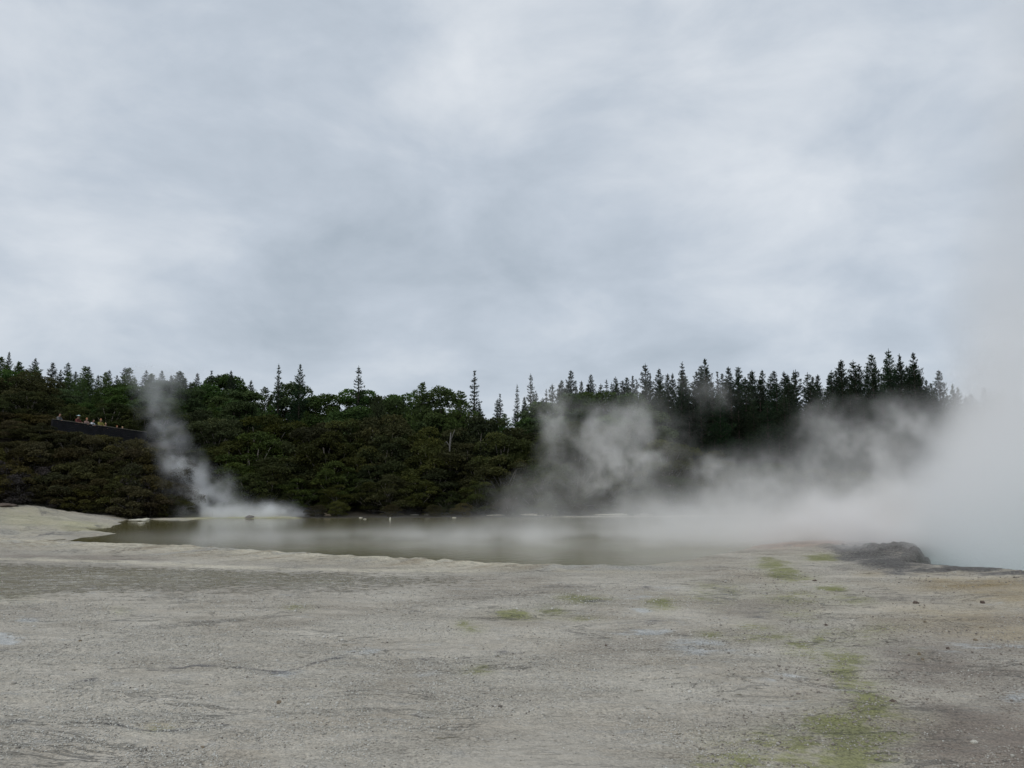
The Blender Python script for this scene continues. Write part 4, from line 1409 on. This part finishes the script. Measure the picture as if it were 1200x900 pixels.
def lake_mist(x, y, z):
    X_, Y_, Z_ = warp3(x, y, z, .32, 3.6, 1)
    X_, Y_, Z_ = warp3(X_, Y_, Z_, .9, 1.1, 2)
    u = 600 + F * x / y
    # low sheet over the near water
    v = (y - 37) / 4.2
    low = np.exp(-v * v) * np.exp(-np.maximum(z + .05, 0) / np.interp(u, [100, 400, 700, 900, 1200], [.10, .22, .5, 1.0, 1.6])) * np.interp(u, [120, 230, 460, 700, 900], [.05, .7, 1.0, 1.1, 1.1]) * .62
    far_ = sstep(28, 38, y) * np.exp(-np.maximum(z, 0) / np.interp(u, [400, 600, 800, 1000], [.2, .4, .8, 1.2])) * np.interp(u, [440, 600, 780, 950], [.0, .10, .6, .9]) * .13
    up = blobs(X_, Y_, Z_, [(620, 588, 56, 26, 20, 5, .10), (650, 520, 58, 12, 30, 4, .07), (645, 470, 60, 20, 26, 4, .09), (655, 490, 60, 10, 20, 4, .08), (715, 560, 56, 40, 30, 5, .10), (752, 535, 55, 30, 26, 4, .22), (700, 515, 56, 30, 26, 4, .12),
                            (740, 485, 56, 34, 20, 4, .12), (680, 570, 56, 34, 20, 4, .07), (805, 447, 60, 16, 12, 4, .03), (836, 462, 60, 22, 10, 4, .06), (840, 560, 52, 26, 14, 4, .08),
                            (900, 555, 50, 20, 20, 4, .12), (950, 560, 50, 26, 18, 4, .09), (965, 500, 48, 22, 18, 4, .10), (1010, 540, 46, 30, 22, 5, .12), (1045, 505, 44, 30, 24, 5, .15), (1060, 550, 44, 26, 26, 5, .14), (860, 575, 50, 30, 16, 4, .14)])
    s = blobs(X_, Y_, Z_, [(830, 604, 50, 56, 11, 6, .24), (785, 609, 48, 46, 10, 6, .24), (880, 600, 46, 40, 11, 6, .30), (900, 575, 48, 24, 12, 4, .20),
                           (950, 614, 44, 70, 15, 6, .30), (1010, 592, 44, 40, 16, 6, .24), (1075, 565, 42, 26, 36, 6, .20), (1000, 612, 38, 60, 18, 7, .40), (1040, 615, 34, 46, 22, 5, .35), (940, 622, 36, 60, 10, 5, .30), (880, 625, 38, 50, 10, 5, .25)])
    t = fbm(X_ * .55, Y_ * .55, Z_ * .55, 5, 3, .62)
    tf = .62 * fbm(X_ * .75, Y_ * .75, Z_ * .62, 5, 2, .62) + .38 * (1 - np.abs(2 * fbm(X_ * .5, Y_ * .5, Z_ * .4, 4, 4, .6) - 1) * 2.2)
    tb = fbm(X_ * .2, Y_ * .2, Z_ * .25, 3, 5)
    d = s * sstep(.36, .60, t) * (.3 + 1.3 * sstep(.38, .65, tb)) * 1.1 + up * sstep(.49, .66, tf) * 1.5
    t2 = fbm(X_ * .5, Y_ * .5, Z_ * .9, 3, 4)
    land = sstep(-1.0, .8, -poly_sd(x[:, :, 0], y[:, :, 0], LAKE) + 1.5)[:, :, None]
    land = np.maximum(land, sstep(820, 900, u) * .5)
    d = d + (low + far_) * sstep(.25, .66, t2) * land
    return d * sstep(-.2, .05, z)


def pool_steam(x, y, z):
    X_, Y_, Z_ = warp3(x, y, z, .20, 4.5, 2)
    u = 600 + F * X_ / Y_
    el = (Z_ - CAM_Z) / Y_ * F          # pixels above the horizon, seen from the path
    edge = np.interp(el, [-100, -60, -20, 40, 100, 160, 260, 400, 560, 700], [1080, 1050, 1035, 1065, 1090, 1110, 1120, 1140, 1160, 1180])
    body = sstep(-10, 95, u - edge)
    dens_z = np.interp(el, [-100, 0, 90, 130, 170, 260, 420, 560, 720], [.26, .18, .12, .075, .042, .022, .012, .008, .003])
    t = fbm(X_ * .26, Y_ * .26, Z_ * .26, 5, 4, .58)
    d = body * dens_z * sstep(.30, .60, t) * 1.6
    yf = sstep(20, 25, y) * (1 - sstep(55, 70, y))
    sp = poly_sd(x[:, :, 0], y[:, :, 0], POOL)[:, :, None]
    near = np.maximum(sstep(1.2, -1.2, sp), sstep(.5, 3.5, z - .35 * sp) * sstep(14, 2, sp) )
    return d * yf * near


steam('steam_plume', (-33, 62, -.1), (-15, 73, 15), .19, left_plume, steam_mat('steam_left', 1.0, (.97, .98, 1.0)), 'thin steam plume drifting up and left from the yellow bank')
steam('steam_mist', (-22, 27, -.15), (31, 67, 12), .29, lake_mist, steam_mat('steam_lake', 1.0, (1.0, .986, .978)), 'ragged steam lying on the lake and curling up before the pines')
steam('steam_cloud', (10, 19, -.5), (58, 72, 34), .62, pool_steam, steam_mat('steam_pool', 1.0, (1.0, .990, .988)), 'thick steam cloud rolling off the hot pool at right')
print("COUNTS", count)
